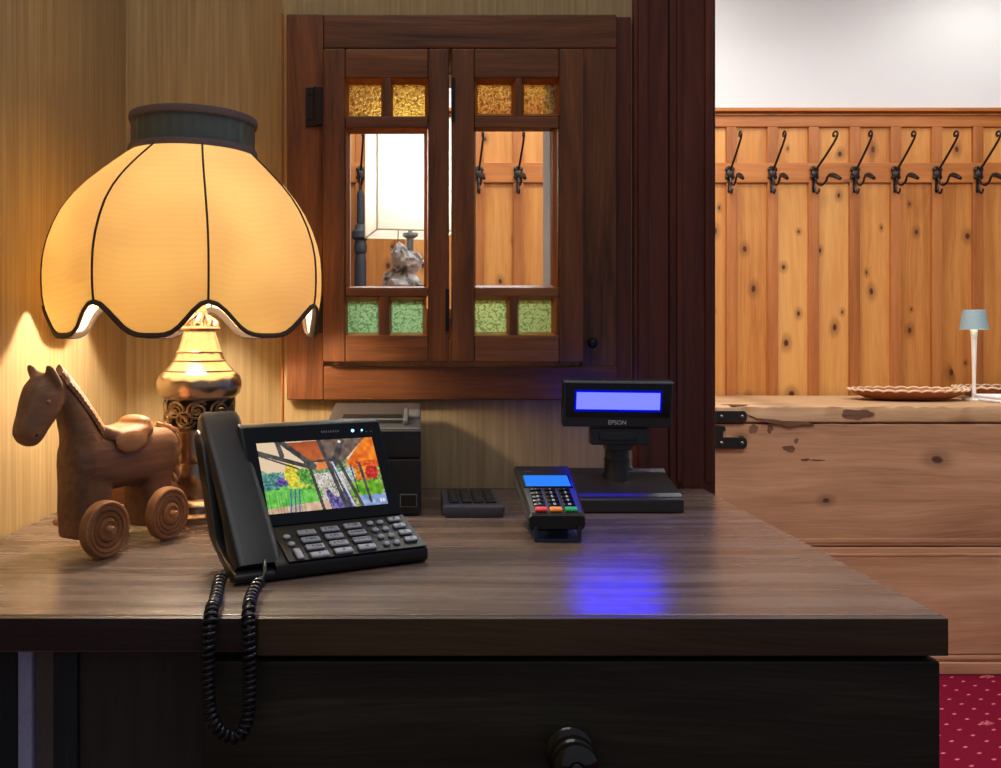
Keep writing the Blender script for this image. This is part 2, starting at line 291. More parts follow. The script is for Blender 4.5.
# ---------------------------------------------------------------- mesh building
def basis(z, x=None):
    z = Vector(z).normalized()
    a = Vector(x) if x is not None else (Vector((0, 0, 1)) if abs(z.z) < .9 else Vector((1, 0, 0)))
    y = z.cross(a).normalized(); xx = y.cross(z).normalized()
    return Matrix((xx, y, z)).transposed().to_4x4()
class MB:
    def __init__(self): self.bm = bmesh.new()
    def merge(self, t, mi=0, mat=None):
        if mat is not None: bmesh.ops.transform(t, matrix=mat, verts=t.verts)
        for f in t.faces: f.material_index = mi
        me = bpy.data.meshes.new('tmp'); t.to_mesh(me); t.free(); self.bm.from_mesh(me); bpy.data.meshes.remove(me)
        return self
    def box(self, x0, x1, y0, y1, z0, z1, bev=0, seg=2, mi=0, mat=None):
        t = bmesh.new(); bmesh.ops.create_cube(t, size=1)
        for v in t.verts: v.co = Vector(((x0 + x1) / 2 + v.co.x * (x1 - x0), (y0 + y1) / 2 + v.co.y * (y1 - y0), (z0 + z1) / 2 + v.co.z * (z1 - z0)))
        if bev: bmesh.ops.bevel(t, geom=list(t.edges), offset=bev, segments=seg, profile=.5, affect='EDGES', clamp_overlap=True)
        return self.merge(t, mi, mat)
    def prism(self, pts, a, b, axis='x', bev=0, seg=2, mi=0, mat=None):
        """pts 2-D: axis x -> (y,z), y -> (x,z), z -> (x,y); swept from a to b"""
        mk = {'x': lambda p, d: (d, p[0], p[1]), 'y': lambda p, d: (p[0], d, p[1]), 'z': lambda p, d: (p[0], p[1], d)}[axis]
        t = bmesh.new()
        A = [t.verts.new(mk(p, a)) for p in pts]; B = [t.verts.new(mk(p, b)) for p in pts]
        n = len(pts); t.faces.new(A); t.faces.new(B[::-1])
        for i in range(n): t.faces.new((A[i], B[i], B[(i + 1) % n], A[(i + 1) % n]))
        bmesh.ops.recalc_face_normals(t, faces=t.faces)
        if bev: bmesh.ops.bevel(t, geom=list(t.edges), offset=bev, segments=seg, profile=.5, affect='EDGES', clamp_overlap=True)
        bmesh.ops.triangulate(t, faces=[f for f in t.faces if len(f.verts) > 4])
        return self.merge(t, mi, mat)
    def rings(self, rs, closed=True, caps=True, mi=0, mat=None, loop=False):
        t = bmesh.new(); V = [[t.verts.new(p) for p in r] for r in rs]; n = len(rs[0])
        pairs = list(zip(V[:-1], V[1:])) + ([(V[-1], V[0])] if loop else [])
        for A, B in pairs:
            for i in range(n if closed else n - 1):
                j = (i + 1) % n; t.faces.new((A[i], A[j], B[j], B[i]))
        if caps and closed and not loop: t.faces.new(V[0][::-1]); t.faces.new(V[-1])
        bmesh.ops.recalc_face_normals(t, faces=t.faces)
        return self.merge(t, mi, mat)
    def lathe(self, prof, seg=40, mi=0, mat=None, caps=True):
        return self.rings([[(r * math.cos(2 * PI * i / seg), r * math.sin(2 * PI * i / seg), z) for i in range(seg)] for r, z in prof], caps=caps, mi=mi, mat=mat)
    def tube(self, pts, rad, seg=8, mi=0, closed=False, flat=None):
        pts = [Vector(p) for p in pts]; n = len(pts)
        tg = [((pts[(i + 1) % n] - pts[i - 1]) if closed else (pts[min(i + 1, n - 1)] - pts[max(i - 1, 0)])).normalized() for i in range(n)]
        up = Vector((0, 0, 1)) if abs(tg[0].z) < .9 else Vector((1, 0, 0))
        x = (up - tg[0] * up.dot(tg[0])).normalized(); rs = []
        for i in range(n):
            x = x - tg[i] * x.dot(tg[i]); x.normalize(); y = tg[i].cross(x)
            r = rad[i] if isinstance(rad, (list, tuple)) else rad
            rs.append([pts[i] + x * r * math.cos(2 * PI * k / seg) + y * r * (flat or 1) * math.sin(2 * PI * k / seg) for k in range(seg)])
        return self.rings(rs, caps=not closed, mi=mi, loop=closed)
    def ball(self, c, r, mi=0, u=16, v=10, mat=None):
        t = bmesh.new(); bmesh.ops.create_uvsphere(t, u_segments=u, v_segments=v, radius=1)
        r = (r, r, r) if isinstance(r, (int, float)) else r
        bmesh.ops.scale(t, vec=r, verts=t.verts)
        m = Matrix.Translation(c) @ (mat or Matrix())
        return self.merge(t, mi, m)
    def text(self, s, size, mat, mi=0, depth=.0002):
        cu = bpy.data.curves.new('t', 'FONT'); cu.body = s; cu.size = size; cu.align_x = 'CENTER'; cu.align_y = 'CENTER'; cu.extrude = depth
        o = bpy.data.objects.new('t', cu); C.objects.link(o)
        dg = bpy.context.evaluated_depsgraph_get(); me = bpy.data.meshes.new_from_object(o.evaluated_get(dg))
        bpy.data.objects.remove(o); bpy.data.curves.remove(cu)
        t = bmesh.new(); t.from_mesh(me); bpy.data.meshes.remove(me)
        return self.merge(t, mi, mat)
    def build(self, name, mats, parent=None, off=(0, 0, 0), angle=35, smooth=True):
        me = bpy.data.meshes.new(name)
        bmesh.ops.translate(self.bm, vec=(-off[0], -off[1], -off[2]), verts=self.bm.verts)
        self.bm.to_mesh(me); self.bm.free()
        for m in (mats if isinstance(mats, (list, tuple)) else [mats]): me.materials.append(m)
        if smooth:
            me.shade_smooth(); me.set_sharp_from_angle(angle=math.radians(angle))
        o = bpy.data.objects.new(name, me); C.objects.link(o)
        if smooth:
            wn = o.modifiers.new('weighted', 'WEIGHTED_NORMAL'); wn.keep_sharp = True
        if parent is not None: o.parent = parent
        else: o.location = off
        return o
def tag(o, label=None, cat=None, group=None, kind=None):
    for k, v in (('label', label), ('category', cat), ('group', group), ('kind', kind)):
        if v: o[k] = v
    return o
def thing(name, label, cat, loc=(0, 0, 0), rot=0.0, group=None, kind=None):
    o = bpy.data.objects.new(name, None); C.objects.link(o); o.empty_display_size = .05
    o.location = loc; o.rotation_euler = (0, 0, rot)
    return tag(o, label, cat, group, kind)
def copy_tree(o, parent=None):
    c = o.copy(); C.objects.link(c)
    if parent is not None: c.parent = parent
    for ch in list(o.children): copy_tree(ch, c)
    return c
def struct(mb, name, mat, label=None):
    return tag(mb.build(name, mat), label, None, None, 'structure')
T = Matrix.Translation
def R(a, ax): return Matrix.Rotation(a, 4, ax)

# ================================================================ the setting
YW, YB, YP, YF = 1.614, 1.71, 1.725, 3.76         # hatch wall, its back, recessed wall, far panelled wall
XL = -0.5597
x283 = PX(283, YW)
struct(MB().box(-3.2, 5.2, -2.2, YF + .1, -.12, 0), 'floor', M['carpet'], 'red patterned carpet floor')
struct(MB().box(-3.2, 5.2, YB, YF + .1, 2.78, 2.9), 'ceiling', M['plaster'], 'white ceiling of the far room')
struct(MB().box(XL - .12, XL, -.2, YP + .12, 0, 2.78), 'wall_left', M['wallpaper'], 'beige wallpapered side wall on the left')
hx0, hx1, hz0, hz1 = PX(345, 1.62), PX(552, 1.62), PZ(340, 1.62), PZ(72, 1.62)
w = MB()
w.box(XL - .12, x283 + .004, YP, YP + .12, 0, 2.78)
w.box(x283, x283 + .02, YW, YP + .12, 0, 2.78)
w.box(x283 + .02, hx0, YW, YB, 0, 2.78); w.box(hx1, PX(640, YW), YW, YB, 0, 2.78)
w.box(hx0, hx1, YW, YB, 0, hz0); w.box(hx0, hx1, YW, YB, hz1, 2.78)
struct(w, 'wall_back', M['wallpaper'], 'beige wallpapered wall around the hatch window')
w = MB()                                              # white lining of the hatch opening
w.box(hx1 - .003, hx1 - .0005, YW + .012, YB + .004, hz0, hz1); w.box(hx0 + .0005, hx0 + .003, YW + .012, YB + .004, hz0, hz1)
w.box(hx0, hx1, YW + .012, YB + .004, hz1 - .003, hz1 - .0005)
struct(w, 'trim_1', M['plaster'], 'white painted lining of the hatch opening')
w = MB(); w.box(1.30, 5.2, YW, YB, 0, 2.78)
struct(w, 'wall_right', M['plaster'], 'plaster wall right of the doorway')
struct(MB().box(-3.2, 5.2, YF, YF + .1, 0, 2.78), 'wall_far', M['plaster'], 'white plaster wall above the pine panelling')
# a thin wallpaper edge strip down the corner
struct(MB().box(PX(281.6, YW), PX(283.6, YW), YW - .004, YW + .02, .93, PZ(14, YW), .001), 'trim_2', M['bead'], 'thin brown edging strip left of the hatch window')
# door posts
w = MB(); w.box(PX(632, YW), PX(667.5, YW), YW - .012, 1.75, 0, 2.78, .006); w.box(PX(636, YW), PX(646, YW), YW - .018, YW, 0.93, 2.78, .003)
struct(w, 'trim_3', M['post'], 'reddish brown wooden post beside the hatch')
w = MB(); w.box(PX(668.5, YW), PX(716, YW), YW - .002, 1.78, 0, 2.78, .006)
w.box(PX(676, YW), PX(682, YW), YW - .008, YW, .93, 2.78, .003); w.box(PX(704, YW), PX(712, YW), YW - .008, YW, .93, 2.78, .003)
struct(w, 'trim_4', M['post'], 'dark wooden doorway jamb at the edge of the opening')
# pine panelling on the far wall
pan = thing('trim_5', 'knotty pine wall panelling with square upper panels', None, (0, YF, 0), kind='structure')
zt, zc, zu, zr0, zr1 = PZ(111, YF), PZ(128, YF), PZ(128, YF), PZ(163.5, YF), PZ(183.5, YF)
stiles = [360.6 - 39.3 * k for k in range(14, 0, -1)] + [360.6, 399.9, 439.2, 478.5, 517.8, 557.1, 598, 643, 688] + [730 + 40.9 * k for k in range(12)]
b = MB()
b.box(-3.2, 2 * 2.5, YF - .022, YF, zc, zt, .004); b.box(-3.2, 5, YF - .045, YF, zt - .012, zt + .004, .004); b.box(-3.2, 5, YF - .030, YF, zt - .026, zt - .018, .003)
b.build('cornice', M['pine_rail'], pan, (0, YF, 0))
b = MB(); b.box(-3.2, 5, YF - .0225, YF, zr1, zr0, .003); b.build('rail', M['pine_rail'], pan, (0, YF, 0))
b = MB()
for s in stiles: b.box(PX(s - 5.2, YF), PX(s + 5.2, YF), YF - .022, YF, .1, zr1 + .001, .004); b.box(PX(s - 5.2, YF), PX(s + 5.2, YF), YF - .022, YF, zr0 - .001, zc + .001, .004)
b.build('stile', M['pine_stile'], pan, (0, YF, 0))
b = MB()
for s0, s1 in zip(stiles[:-1], stiles[1:]):
    b.box(PX(s0 + 5.2, YF), PX(s1 - 5.2, YF), YF - .008, YF, .1, zr1); b.box(PX(s0 + 5.2, YF), PX(s1 - 5.2, YF), YF - .008, YF, zr0, zc)
b.build('panel', M['pine_panel'], pan, (0, YF, 0))
struct(MB().box(-3.2, 5, YF - .03, YF, 0, .1, .004), 'baseboard_far', M['pine_rail'], 'pine skirting below the panelling')

# ---------------------------------------------------------------- hatch window
D = 1.59
win = thing('window_1', 'wooden hatch window with two leaves of amber, clear and green glass', None, (PX(450, D), YW, PZ(400, D)), kind='structure')
wo = tuple(win.location)
def rect(b, x0, x1, y0, y1, ya, yb, bev=.003, d=D, mi=0): b.box(PX(x0, d), PX(x1, d), ya, yb, PZ(y1, d), PZ(y0, d), bev, mi=mi)
b = MB(); rect(b, 286.5, 323.5, 14, 400, 1.588, YW); rect(b, 582, 617, 47, 367, 1.592, YW); b.build('frame_stile', M['win_z'], win, wo)
b = MB(); rect(b, 323.5, 617, 14, 48, 1.59, YW); rect(b, 323.5, 617, 366, 400, 1.588, YW); b.build('frame_rail', M['win_x'], win, wo)
b = MB(); rect(b, 617.3, 633, 14, 404, 1.604, YW - .001, .001); b.build('filler_board', M['post'], win, wo)
def leaf(x0, x1, sl, sr, ya, panes, mats):
    """one casement: stiles, rails, glazing beads and five panes"""
    yb, yg = 1.5875, 1.580
    ya = 1.562
    lf = thing('casement', None, None, (PX(x0, D), 1.575, PZ(362, D))); lf.parent = win
    lf.location = Vector(lf.location) - Vector(wo)
    o = (PX(x0, D), 1.575, PZ(362, D))
    b = MB(); rect(b, x0, sl, 50, 362, ya, yb, d=1.57); rect(b, sr, x1, 50, 362, ya, yb, d=1.57); b.build('stile', M['win_z'], lf, o)
    b = MB()
    for y0, y1 in ((50, 79), (117, 129), (287.5, 297), (335, 362)): rect(b, sl, sr, y0, y1, ya + .001, yb, d=1.57)
    b.build('rail', M['win_x'], lf, o)
    b = MB(); (a0, a1), (c0, c1) = panes['mull']
    rect(b, a0, a1, 78, 118, ya + .002, yb, d=1.57); rect(b, c0, c1, 296, 336, ya + .002, yb, d=1.57); b.build('mullion', M['win_z'], lf, o)
    for nm, (gx0, gx1, gy0, gy1), mat in panes['glass']:
        b = MB(); d = 1.57; q = 3.6
        X0, X1, Z0, Z1 = PX(gx0 - q, d), PX(gx1 + q, d), PZ(gy1 + q, d), PZ(gy0 - q, d)
        x_0, x_1, z_0, z_1 = PX(gx0, d), PX(gx1, d), PZ(gy1, d), PZ(gy0, d)
        A = [(X0, ya + .002, Z0), (X1, ya + .002, Z0), (X1, ya + .002, Z1), (X0, ya + .002, Z1)]
        B_ = [(x_0, yg - .002, z_0), (x_1, yg - .002, z_0), (x_1, yg - .002, z_1), (x_0, yg - .002, z_1)]
        Cc = [(x_0, yb - .001, z_0), (x_1, yb - .001, z_0), (x_1, yb - .001, z_1), (x_0, yb - .001, z_1)]
        Dd = [(X0, yb - .001, Z0), (X1, yb - .001, Z0), (X1, yb - .001, Z1), (X0, yb - .001, Z1)]
        b.rings([A, B_, Cc, Dd], caps=False, loop=True); b.build('glazing_bead', M['bead'], lf, o, angle=20)
        b = MB(); b.box(x_0, x_1, yg, yg + .004, z_0, z_1)
        if nm != 'clear_pane':
            b.bm.normal_update()
            for f in b.bm.faces: f.material_index = 0 if f.normal.y < -.5 else 1
        b.build(nm, [mat, M['clear']], lf, o)
    return lf, o
G = M
lf1, o1 = leaf(323.5, 449, 345.5, 428, 0, {'mull': ((382.5, 391.5), (379, 389.5)), 'glass': [
    ('amber_pane', (348.5, 381, 83, 115), G['amber']), ('amber_pane', (393, 425, 83, 115), G['amber']),
    ('clear_pane', (349.5, 424, 132, 286), G['clear']),
    ('green_pane', (347.5, 378, 301, 332.5), G['green_glass']), ('green_pane', (391.5, 423, 301, 332.5), G['green_glass'])]}, None)
lf2, o2 = leaf(451.5, 583, 474, 558.5, 0, {'mull': ((514.5, 522), (509, 517.5)), 'glass': [
    ('amber_pane', (478, 512, 83, 113), G['amber']), ('amber_pane', (524.5, 556.5, 83, 113), G['amber']),
    ('clear_pane', (476, 553, 129.5, 285), G['clear']),
    ('green_pane', (475.5, 507, 300, 332), G['lime_glass']), ('green_pane', (519, 552, 300, 332), G['lime_glass'])]}, None)
for y0, y1 in ((86, 125), (296, 334)):
    b = MB(); rect(b, 305, 314, y0, y1, 1.5835, 1.588, .001, d=1.575); rect(b, 315, 323.5, y0, y1 - 1, 1.580, 1.588, .001, d=1.575)
    b.tube([(PX(314.5, 1.575), 1.5825, PZ(y1, 1.575)), (PX(314.5, 1.575), 1.5825, PZ(y0, 1.575))], .0035, 10)
    for yy in (y0 + 7, y1 - 7): b.ball((PX(309, 1.575), 1.583, PZ(yy, 1.575)), .0025)
    b.build('hinge', M['hinge'], win, wo)
for y0, y1, xx in ((78, 121, 453), (289, 331, 447.5)):
    b = MB(); rect(b, xx - 1.8, xx + 1.8, y0, y1, 1.556, 1.563, .001, d=1.56); b.build('latch_plate', M['black_iron'], win, wo)
b = MB(); b.lathe([(.004, 0), (.004, .012), (.008, .014), (.009, .02), (.006, .026), (.001, .028)], 16, mat=T((PX(592, 1.58), 1.592, PZ(343, 1.58))) @ R(PI / 2, 'X')); b.build('knob', M['black_iron'], win, wo)

# ================================================================ desk
wt = thing('worktop', 'brown wooden desk top carrying the phone, lamp and card machine', 'desk top', (0, 1.2, TOP - .036))
o = tuple(wt.location)
b = MB(); b.prism([(-.5577, .8715), (.5074, .8715), (.5074, 1.6015), (PX(632, YW) - .004, 1.6015), (PX(632, YW) - .004, 1.6085), (x283 - .008, 1.6085), (x283 - .008, 1.722), (-.5577, 1.722)], TOP - .0363, TOP, 'z', .0012)
b.build('board', M['desk'], wt, o, 20)
b = MB(); b.box(-.5577, PX(257, .86), .861, .871, TOP - .0315, TOP - .0003, .0012); tag(b.build('edge_strip', M['edge_dark'], wt, o), 'blackened edge strip')
b = MB(); b.box(PX(257, .86), .5074, .86, .871, TOP - .0363, TOP - .0001, .0015); tag(b.build('edge_strip', M['edge_brown'], wt, o), 'dark brown edge strip')
cab = thing('drawer_cabinet', 'black-stained wooden drawer cabinet under the right of the desk top', 'cabinet', (.15, 1.2, 0)); o = tuple(cab.location)
cx0, cx1 = PX(203, .872), PX(939, .872)
b = MB(); b.box(cx0, cx1, .888, 1.59, .06, TOP - .0375, .002); b.box(cx0 + .02, cx1 - .02, .91, 1.57, 0, .06); b.build('body', M['drawer'], cab, o)
b = MB(); b.box(cx0 + .001, cx1 - .0005, .868, .8875, .60, TOP - .0435, .003)
dr = b.build('drawer', M['drawer'], cab, o)
b = MB(); b.lathe([(.0225, 0), (.0232, .003), (.021, .006), (.0165, .008), (.0155, .013), (.0178, .016), (.0225, .018), (.0235, .022), (.0225, .026), (.0205, .028), (.0215, .031), (.0205, .036), (.016, .040), (.008, .0415), (.0065, .0405), (.0055, .0425), (.0008, .0435)], 36,
    mat=T((.146, .8675, .792)) @ R(PI / 2, 'X'))
b.build('knob', M['knob'], dr, o)
b = MB(); b.box(cx0 + .001, cx1 - .0005, .868, .8875, .10, .59, .003); b.build('drawer', M['drawer'], cab, o)
kp = thing('desk_pedestal', 'grey-brown upright panel boards under the left of the desk top', 'desk base', (-.35, .95, 0)); o = tuple(kp.location); d = .905
for nm, a, c, y, mt in (('board', 58, 205, .905, 'board'), ('side_board', 56, 80, .898, 'board_dark'), ('strip', 36, 56, .90, 'taupe'), ('metal_strip', 22, 36, .895, 'blue_reflection'), ('side_board', -170, 20, .90, 'board_dark')):
    b = MB(); b.box(PX(a, d), min(PX(c, d), cx0 - .002), y, .93, 0, TOP - .0375, .0015); b.build(nm, M[mt], kp, o)

# ================================================================ table lamp
LX, LY = PX(199.5, 1.35), 1.35
lamp = thing('table_lamp', 'large brass table lamp with glowing scalloped cream dome shade', 'lamp', (LX, LY, TOP))
lz = lambda y: PZ(y, 1.35) - TOP
s = 1.35 / F
b = MB()
b.lathe([(.060, 0), (.062, .004), (.0615, .010), (.056, .014), (.0545, .020), (.056, .024), (.053, .030), (.046, .034), (.045, lz(490)), (.050, lz(482)), (.0525, lz(472)), (.049, lz(463)), (.047, lz(460)), (.050, lz(457)), (.050, lz(454)), (.0515, lz(445)), (.0505, lz(434)), (.052, lz(431)), (.052, lz(428)), (.046, lz(427))], 48)
b.build('base', M['brass'], lamp)
b = MB(); b.lathe([(.046, lz(427)), (.046, lz(397))], 40); b.build('core', M['core'], lamp)
b = MB(); zc0, zc1 = lz(427.5), lz(397)
rr = .0505
def wrap(a, z): return (rr * math.cos(a), rr * math.sin(a), z)
for k in range(9):
    a0 = 2 * PI * k / 9
    for sgn, zc_, am in ((1, zc0 + (zc1 - zc0) * .62, 0), (-1, zc0 + (zc1 - zc0) * .36, .35)):
        pts = []
        for i in range(30):
            t = i / 29; ang = t * 2.3 * 2 * PI * sgn + k; r = .0165 * (1 - .88 * t)
            pts.append(wrap(a0 + am + r * math.cos(ang) / rr, zc_ + r * .85 * math.sin(ang)))
        b.tube(pts, [.0024 - .001 * i / 29 for i in range(30)], 6)
    pts = [wrap(a0 + .35 * math.sin(t * PI * 2) + t * .3, zc0 + (zc1 - zc0) * t) for t in [i / 12 for i in range(13)]]
    b.tube(pts, .0022, 6)
for z in (zc0, zc1): b.tube([wrap(2 * PI * i / 48, z) for i in range(48)], .0022, 6, closed=True)
b.build('openwork_band', M['filigree'], lamp)
b = MB()
b.lathe([(.046, lz(397)), (.054, lz(396.5)), (.0595, lz(393)), (.0622, lz(386)), (.0622, lz(381)), (.0595, lz(375.5)), (.0545, lz(372.5)), (.0505, lz(371)), (.051, lz(370)), (.049, lz(369)), (.0425, lz(364.5)), (.0385, lz(361.5)), (.039, lz(360)), (.0375, lz(359)), (.0345, lz(354)), (.034, lz(352.5)), (.0345, lz(351.5)), (.0325, lz(350.5)), (.028, lz(343)), (.0245, lz(335)), (.0235, lz(331.5)), (.029, lz(330.5)), (.0305, lz(328.5)), (.0295, lz(326.5)), (.012, lz(326)), (.008, lz(290)), (.008, lz(235)), (.002, lz(234))], 48)
b.build('stem', M['brass'], lamp)
b = MB()
for k in range(8):                                       # little crown of leaves on the top plate
    a = 2 * PI * k / 8
    pts = [((.023 - .012 * t + .004 * math.sin(t * 6)) * math.cos(a + .5 * t), (.023 - .012 * t + .004 * math.sin(t * 6)) * math.sin(a + .5 * t), lz(326) + .022 * t) for t in [i / 8 for i in range(9)]]
    b.tube(pts, [.0045 - .0025 * i / 8 for i in range(9)], 6)
b.build('leaf_crown', M['brass'], lamp)
# shade, drawn in the photograph a little left of the stem
SX, SY = -.3458 - LX, .0
prof = [(.091, 1.463), (.104, 1.452), (.1225, 1.436), (.147, 1.413), (.1645, 1.393), (.178, 1.373), (.1885, 1.351), (.1965, 1.328), (.201, 1.307), (.2026, 1.285), (.2026, 1.265), (.2015, 1.248), (.199, 1.233), (.195, 1.217), (.1905, 1.203), (.188, 1.190)]
def prof_r(z):
    for (r0, z0), (r1, z1) in zip(prof[:-1], prof[1:]):
        if z <= z0 and z >= z1: return r0 + (r1 - r0) * (z0 - z) / (z0 - z1)
    return prof[-1][0] if z < prof[-1][1] else prof[0][0]
view = math.atan2(-1.0, .265)                              # towards the camera from the lamp
ribs = [view + math.radians(a) for a in (-36.5, 7.0, 62.0, 116, 168, 220, 272)]
ribs = sorted((a % (2 * PI)) for a in ribs)
def seg_at(a):
    a %= 2 * PI
    for i, r0 in enumerate(ribs):
        r1 = ribs[(i + 1) % len(ribs)] + (2 * PI if i == len(ribs) - 1 else 0)
        aa = a if a >= r0 - 1e-9 else a + 2 * PI
        if r0 - 1e-9 <= aa <= r1 + 1e-9: return i, (aa - r0) / (r1 - r0), r1 - r0
    return 0, 0, 1
def zlow(a):
    _, t, _ = seg_at(a); return 1.191 + .044 * (.5 + .5 * math.cos(2 * PI * t)) ** 2.0
def pt(a, z):
    _, t, w_ = seg_at(a); r = prof_r(z) * (1 - .016 * math.sin(PI * t) * min(1, (1.47 - z) * 12))
    sh = max(0, (z - 1.36) / .10) ** 2 * .008
    return (SX + sh + r * math.cos(a), SY + r * math.sin(a), z - TOP)
angs = []
for i, r0 in enumerate(ribs):
    r1 = ribs[(i + 1) % 7] + (2 * PI if i == 6 else 0)
    angs += [r0 + (r1 - r0) * k / 16 for k in range(16)]
rows = 26
b = MB(); b.rings([[pt(a, 1.463 + (zlow(a) - 1.463) * j / rows) for a in angs] for j in range(rows + 1)], caps=False)
shade = b.build('lamp_shade', M['shade'], lamp, angle=60)
b = MB()
for r0 in ribs:
    b.tube([tuple(Vector(pt(r0, 1.463 + (zlow(r0) - 1.463) * j / 20)) * 1.0 + Vector((math.cos(r0), math.sin(r0), 0)) * .0006) for j in range(21)], .0016, 6)
b.build('rib_cord', M['rib'], shade)
b = MB(); fine = []
for a in angs: fine += [a]
b.tube([Vector(pt(a, zlow(a))) + Vector((0, 0, .002)) for a in fine], .0058, 8, closed=True, flat=.45); b.build('scallop_trim', M['velvet'], shade)
bx, tilt = SX + .009, math.radians(.9)
bandm = T((bx, SY, 1.459 - TOP)) @ R(tilt, 'Y')
b = MB(); b.rings([[((.0895 + .0011 * (i % 2)) * math.cos(2 * PI * i / 72), (.0895 + .0011 * (i % 2)) * math.sin(2 * PI * i / 72), z) for i in range(72)] for z in (-.002, .026, .052)], caps=False, mat=bandm); b.build('pleated_band', M['pleat'], shade, angle=10)
for nm, z in (('band_braid', .001), ('band_braid', .0475)):
    b = MB(); b.lathe([(.0905, z), (.0935, z + .001), (.0945, z + .006), (.0935, z + .0105), (.0905, z + .011)], 64, mat=bandm, caps=False); b.build(nm, M['braid'], shade)
b = MB(); b.ball((SX * .8, 0, 1.293 - TOP), .03, u=20, v=14); b.build('bulb', M['bulb'], lamp)
b = MB(); b.tube([(0, 0, .36), (0, 0, .545)], .004, 8)
for k in range(3):
    a = 2 * PI * k / 3 + .4; b.tube([(0, 0, .545), (bx * .5 + .045 * math.cos(a), .045 * math.sin(a), .548), (bx + .089 * math.cos(a), .089 * math.sin(a), .546)], .002, 6)
b.build('shade_carrier', M['brass'], lamp)
b = MB(); b.tube([(.058, .01, .0045), (.075, -.015, .004), (.10, -.02, .0035), (.13, 0, .0035), (.155, .06, .0035), (.17, .14, .0035), (.165, .20, .0035)], .003, 8); b.build('power_cable', M['cable'], lamp)
# ================================================================ wooden horse on wheels
hrot = math.atan2(-.88, -.47)
horse = thing('toy_horse', 'carved wooden toy horse standing on turned wheels', 'toy', (-.405, 1.173, TOP), hrot)
def smoothed(mb, name, mat, parent, voxel=.0028, it=6):
    ob = mb.build('tmp_body', mat, None, smooth=False)
    r = ob.modifiers.new('r', 'REMESH'); r.mode = 'VOXEL'; r.voxel_size = voxel
    sm = ob.modifiers.new('s', 'SMOOTH'); sm.factor = .5; sm.iterations = it
    dg = bpy.context.evaluated_depsgraph_get(); me = bpy.data.meshes.new_from_object(ob.evaluated_get(dg))
    bpy.data.objects.remove(ob); me.name = name; me.shade_smooth()
    if not me.materials: me.materials.append(mat)
    n = bpy.data.objects.new(name, me); C.objects.link(n); n.parent = parent
    return n
def loft(b, secs, n=20, p=2.6):
    """secs: (centre x, centre z, half along tangent-normal, half width y, tilt) super-ellipse sections"""
    rs = []
    for (x, z, h, wd, ti) in secs:
        ring = []
        for i in range(n):
            a = 2 * PI * i / n; ca, sa = math.cos(a), math.sin(a)
            u = math.copysign(abs(ca) ** (2 / p), ca) * h; v = math.copysign(abs(sa) ** (2 / p), sa) * wd
            ring.append((x + u * math.cos(ti), v, z + u * math.sin(ti)))
        rs.append(ring)
    b.rings(rs)
hb = MB()
loft(hb, [(.064, .108, .030, .022, PI / 2), (.045, .110, .036, .027, PI / 2), (.0, .108, .037, .028, PI / 2), (-.06, .109, .037, .028, PI / 2), (-.096, .110, .035, .027, PI / 2), (-.111, .110, .026, .021, PI / 2)], p=3)     # trunk
loft(hb, [(.036, .0175, .028, .025, 0), (.037, .05, .029, .026, 0), (.037, .10, .029, .025, 0), (.038, .122, .024, .021, 0)], p=4)   # front block
loft(hb, [(-.070, .0145, .026, .025, 0), (-.072, .05, .026, .026, 0), (-.073, .10, .030, .025, 0)], p=4)                        # hind block
loft(hb, [(.030, .108, .038, .025, .12), (.040, .14, .030, .023, .3), (.051, .165, .027, .020, .42), (.064, .190, .024, .019, .5), (.076, .208, .019, .017, .55), (.083, .217, .011, .012, .55)], p=2.6)   # neck
loft(hb, [(.086, .222, .010, .012, .5), (.092, .213, .021, .0185, .52), (.099, .199, .0255, .021, .52), (.107, .183, .0245, .0195, .54), (.115, .168, .0205, .017, .56), (.121, .156, .0185, .0165, .58), (.1255, .148, .0150, .0145, .6), (.129, .143, .007, .008, .6)], p=2.5)  # head
for sgn in (-1, 1):
    hb.rings([[(.094 + .012 * t + r * math.cos(a) * .75, sgn * (.0140 + .003 * t) + r * 1.15 * math.sin(a), .214 + .022 * t) for a in [2 * PI * k / 12 for k in range(12)]] for t, r in ((-.4, .008), (.1, .0088), (.5, .0082), (.8, .0062), (.95, .004), (1.0, .002))])
smoothed(hb, 'body', M['horse'], horse)
for sgn in (-1, 1):
    b = MB(); b.ball((.108, sgn * .0195, .192), (.0034, .0022, .0028)); b.build('eye', M['wheel'], horse)
    b = MB(); b.ball((.1215, sgn * .0155, .1535), (.0017, .0015, .0017)); b.build('nostril', M['core'], horse)
mb_ = MB()
P_ = [Vector((.082, 0, .2285)), Vector((.060, 0, .206)), Vector((.038, 0, .180)), Vector((.016, 0, .151)), Vector((-.004, 0, .124))]
mane = []
for i in range(41):
    t = i / 40 * 4; k = min(int(t), 3); mane.append(P_[k].lerp(P_[k + 1], t - k))
def mane_pt(p, i, q):
    w_ = 1.0 if 3 < i < 38 else .55
    y = .0065 + .0145 * q[1] * w_; nn = .0015 - .0095 * q[1] * w_ + q[0] * .0045 + (.0014 if i % 2 else 0)
    return (p.x - .62 * nn, y, p.z + .78 * nn)
mb_.rings([[mane_pt(p, i, q) for q in ((1, 0), (.9, .7), (.2, 1), (-1, .9), (-1.6, 0), (-1, -.9), (.2, -1), (.9, -.7))] for i, p in enumerate(mane)])
mb_.build('mane', M['horse_pale'], horse, angle=15)
sd = MB()
loft(sd, [(.026, .147, .010, .018, PI / 2), (.018, .147, .010, .026, PI / 2), (0, .142, .010, .030, PI / 2), (-.03, .143, .011, .031, PI / 2), (-.05, .146, .012, .029, PI / 2), (-.062, .146, .009, .022, PI / 2)], p=3)
sd.ball((.02, 0, .155), (.006, .016, .006)); sd.ball((-.048, 0, .156), (.015, .027, .009))
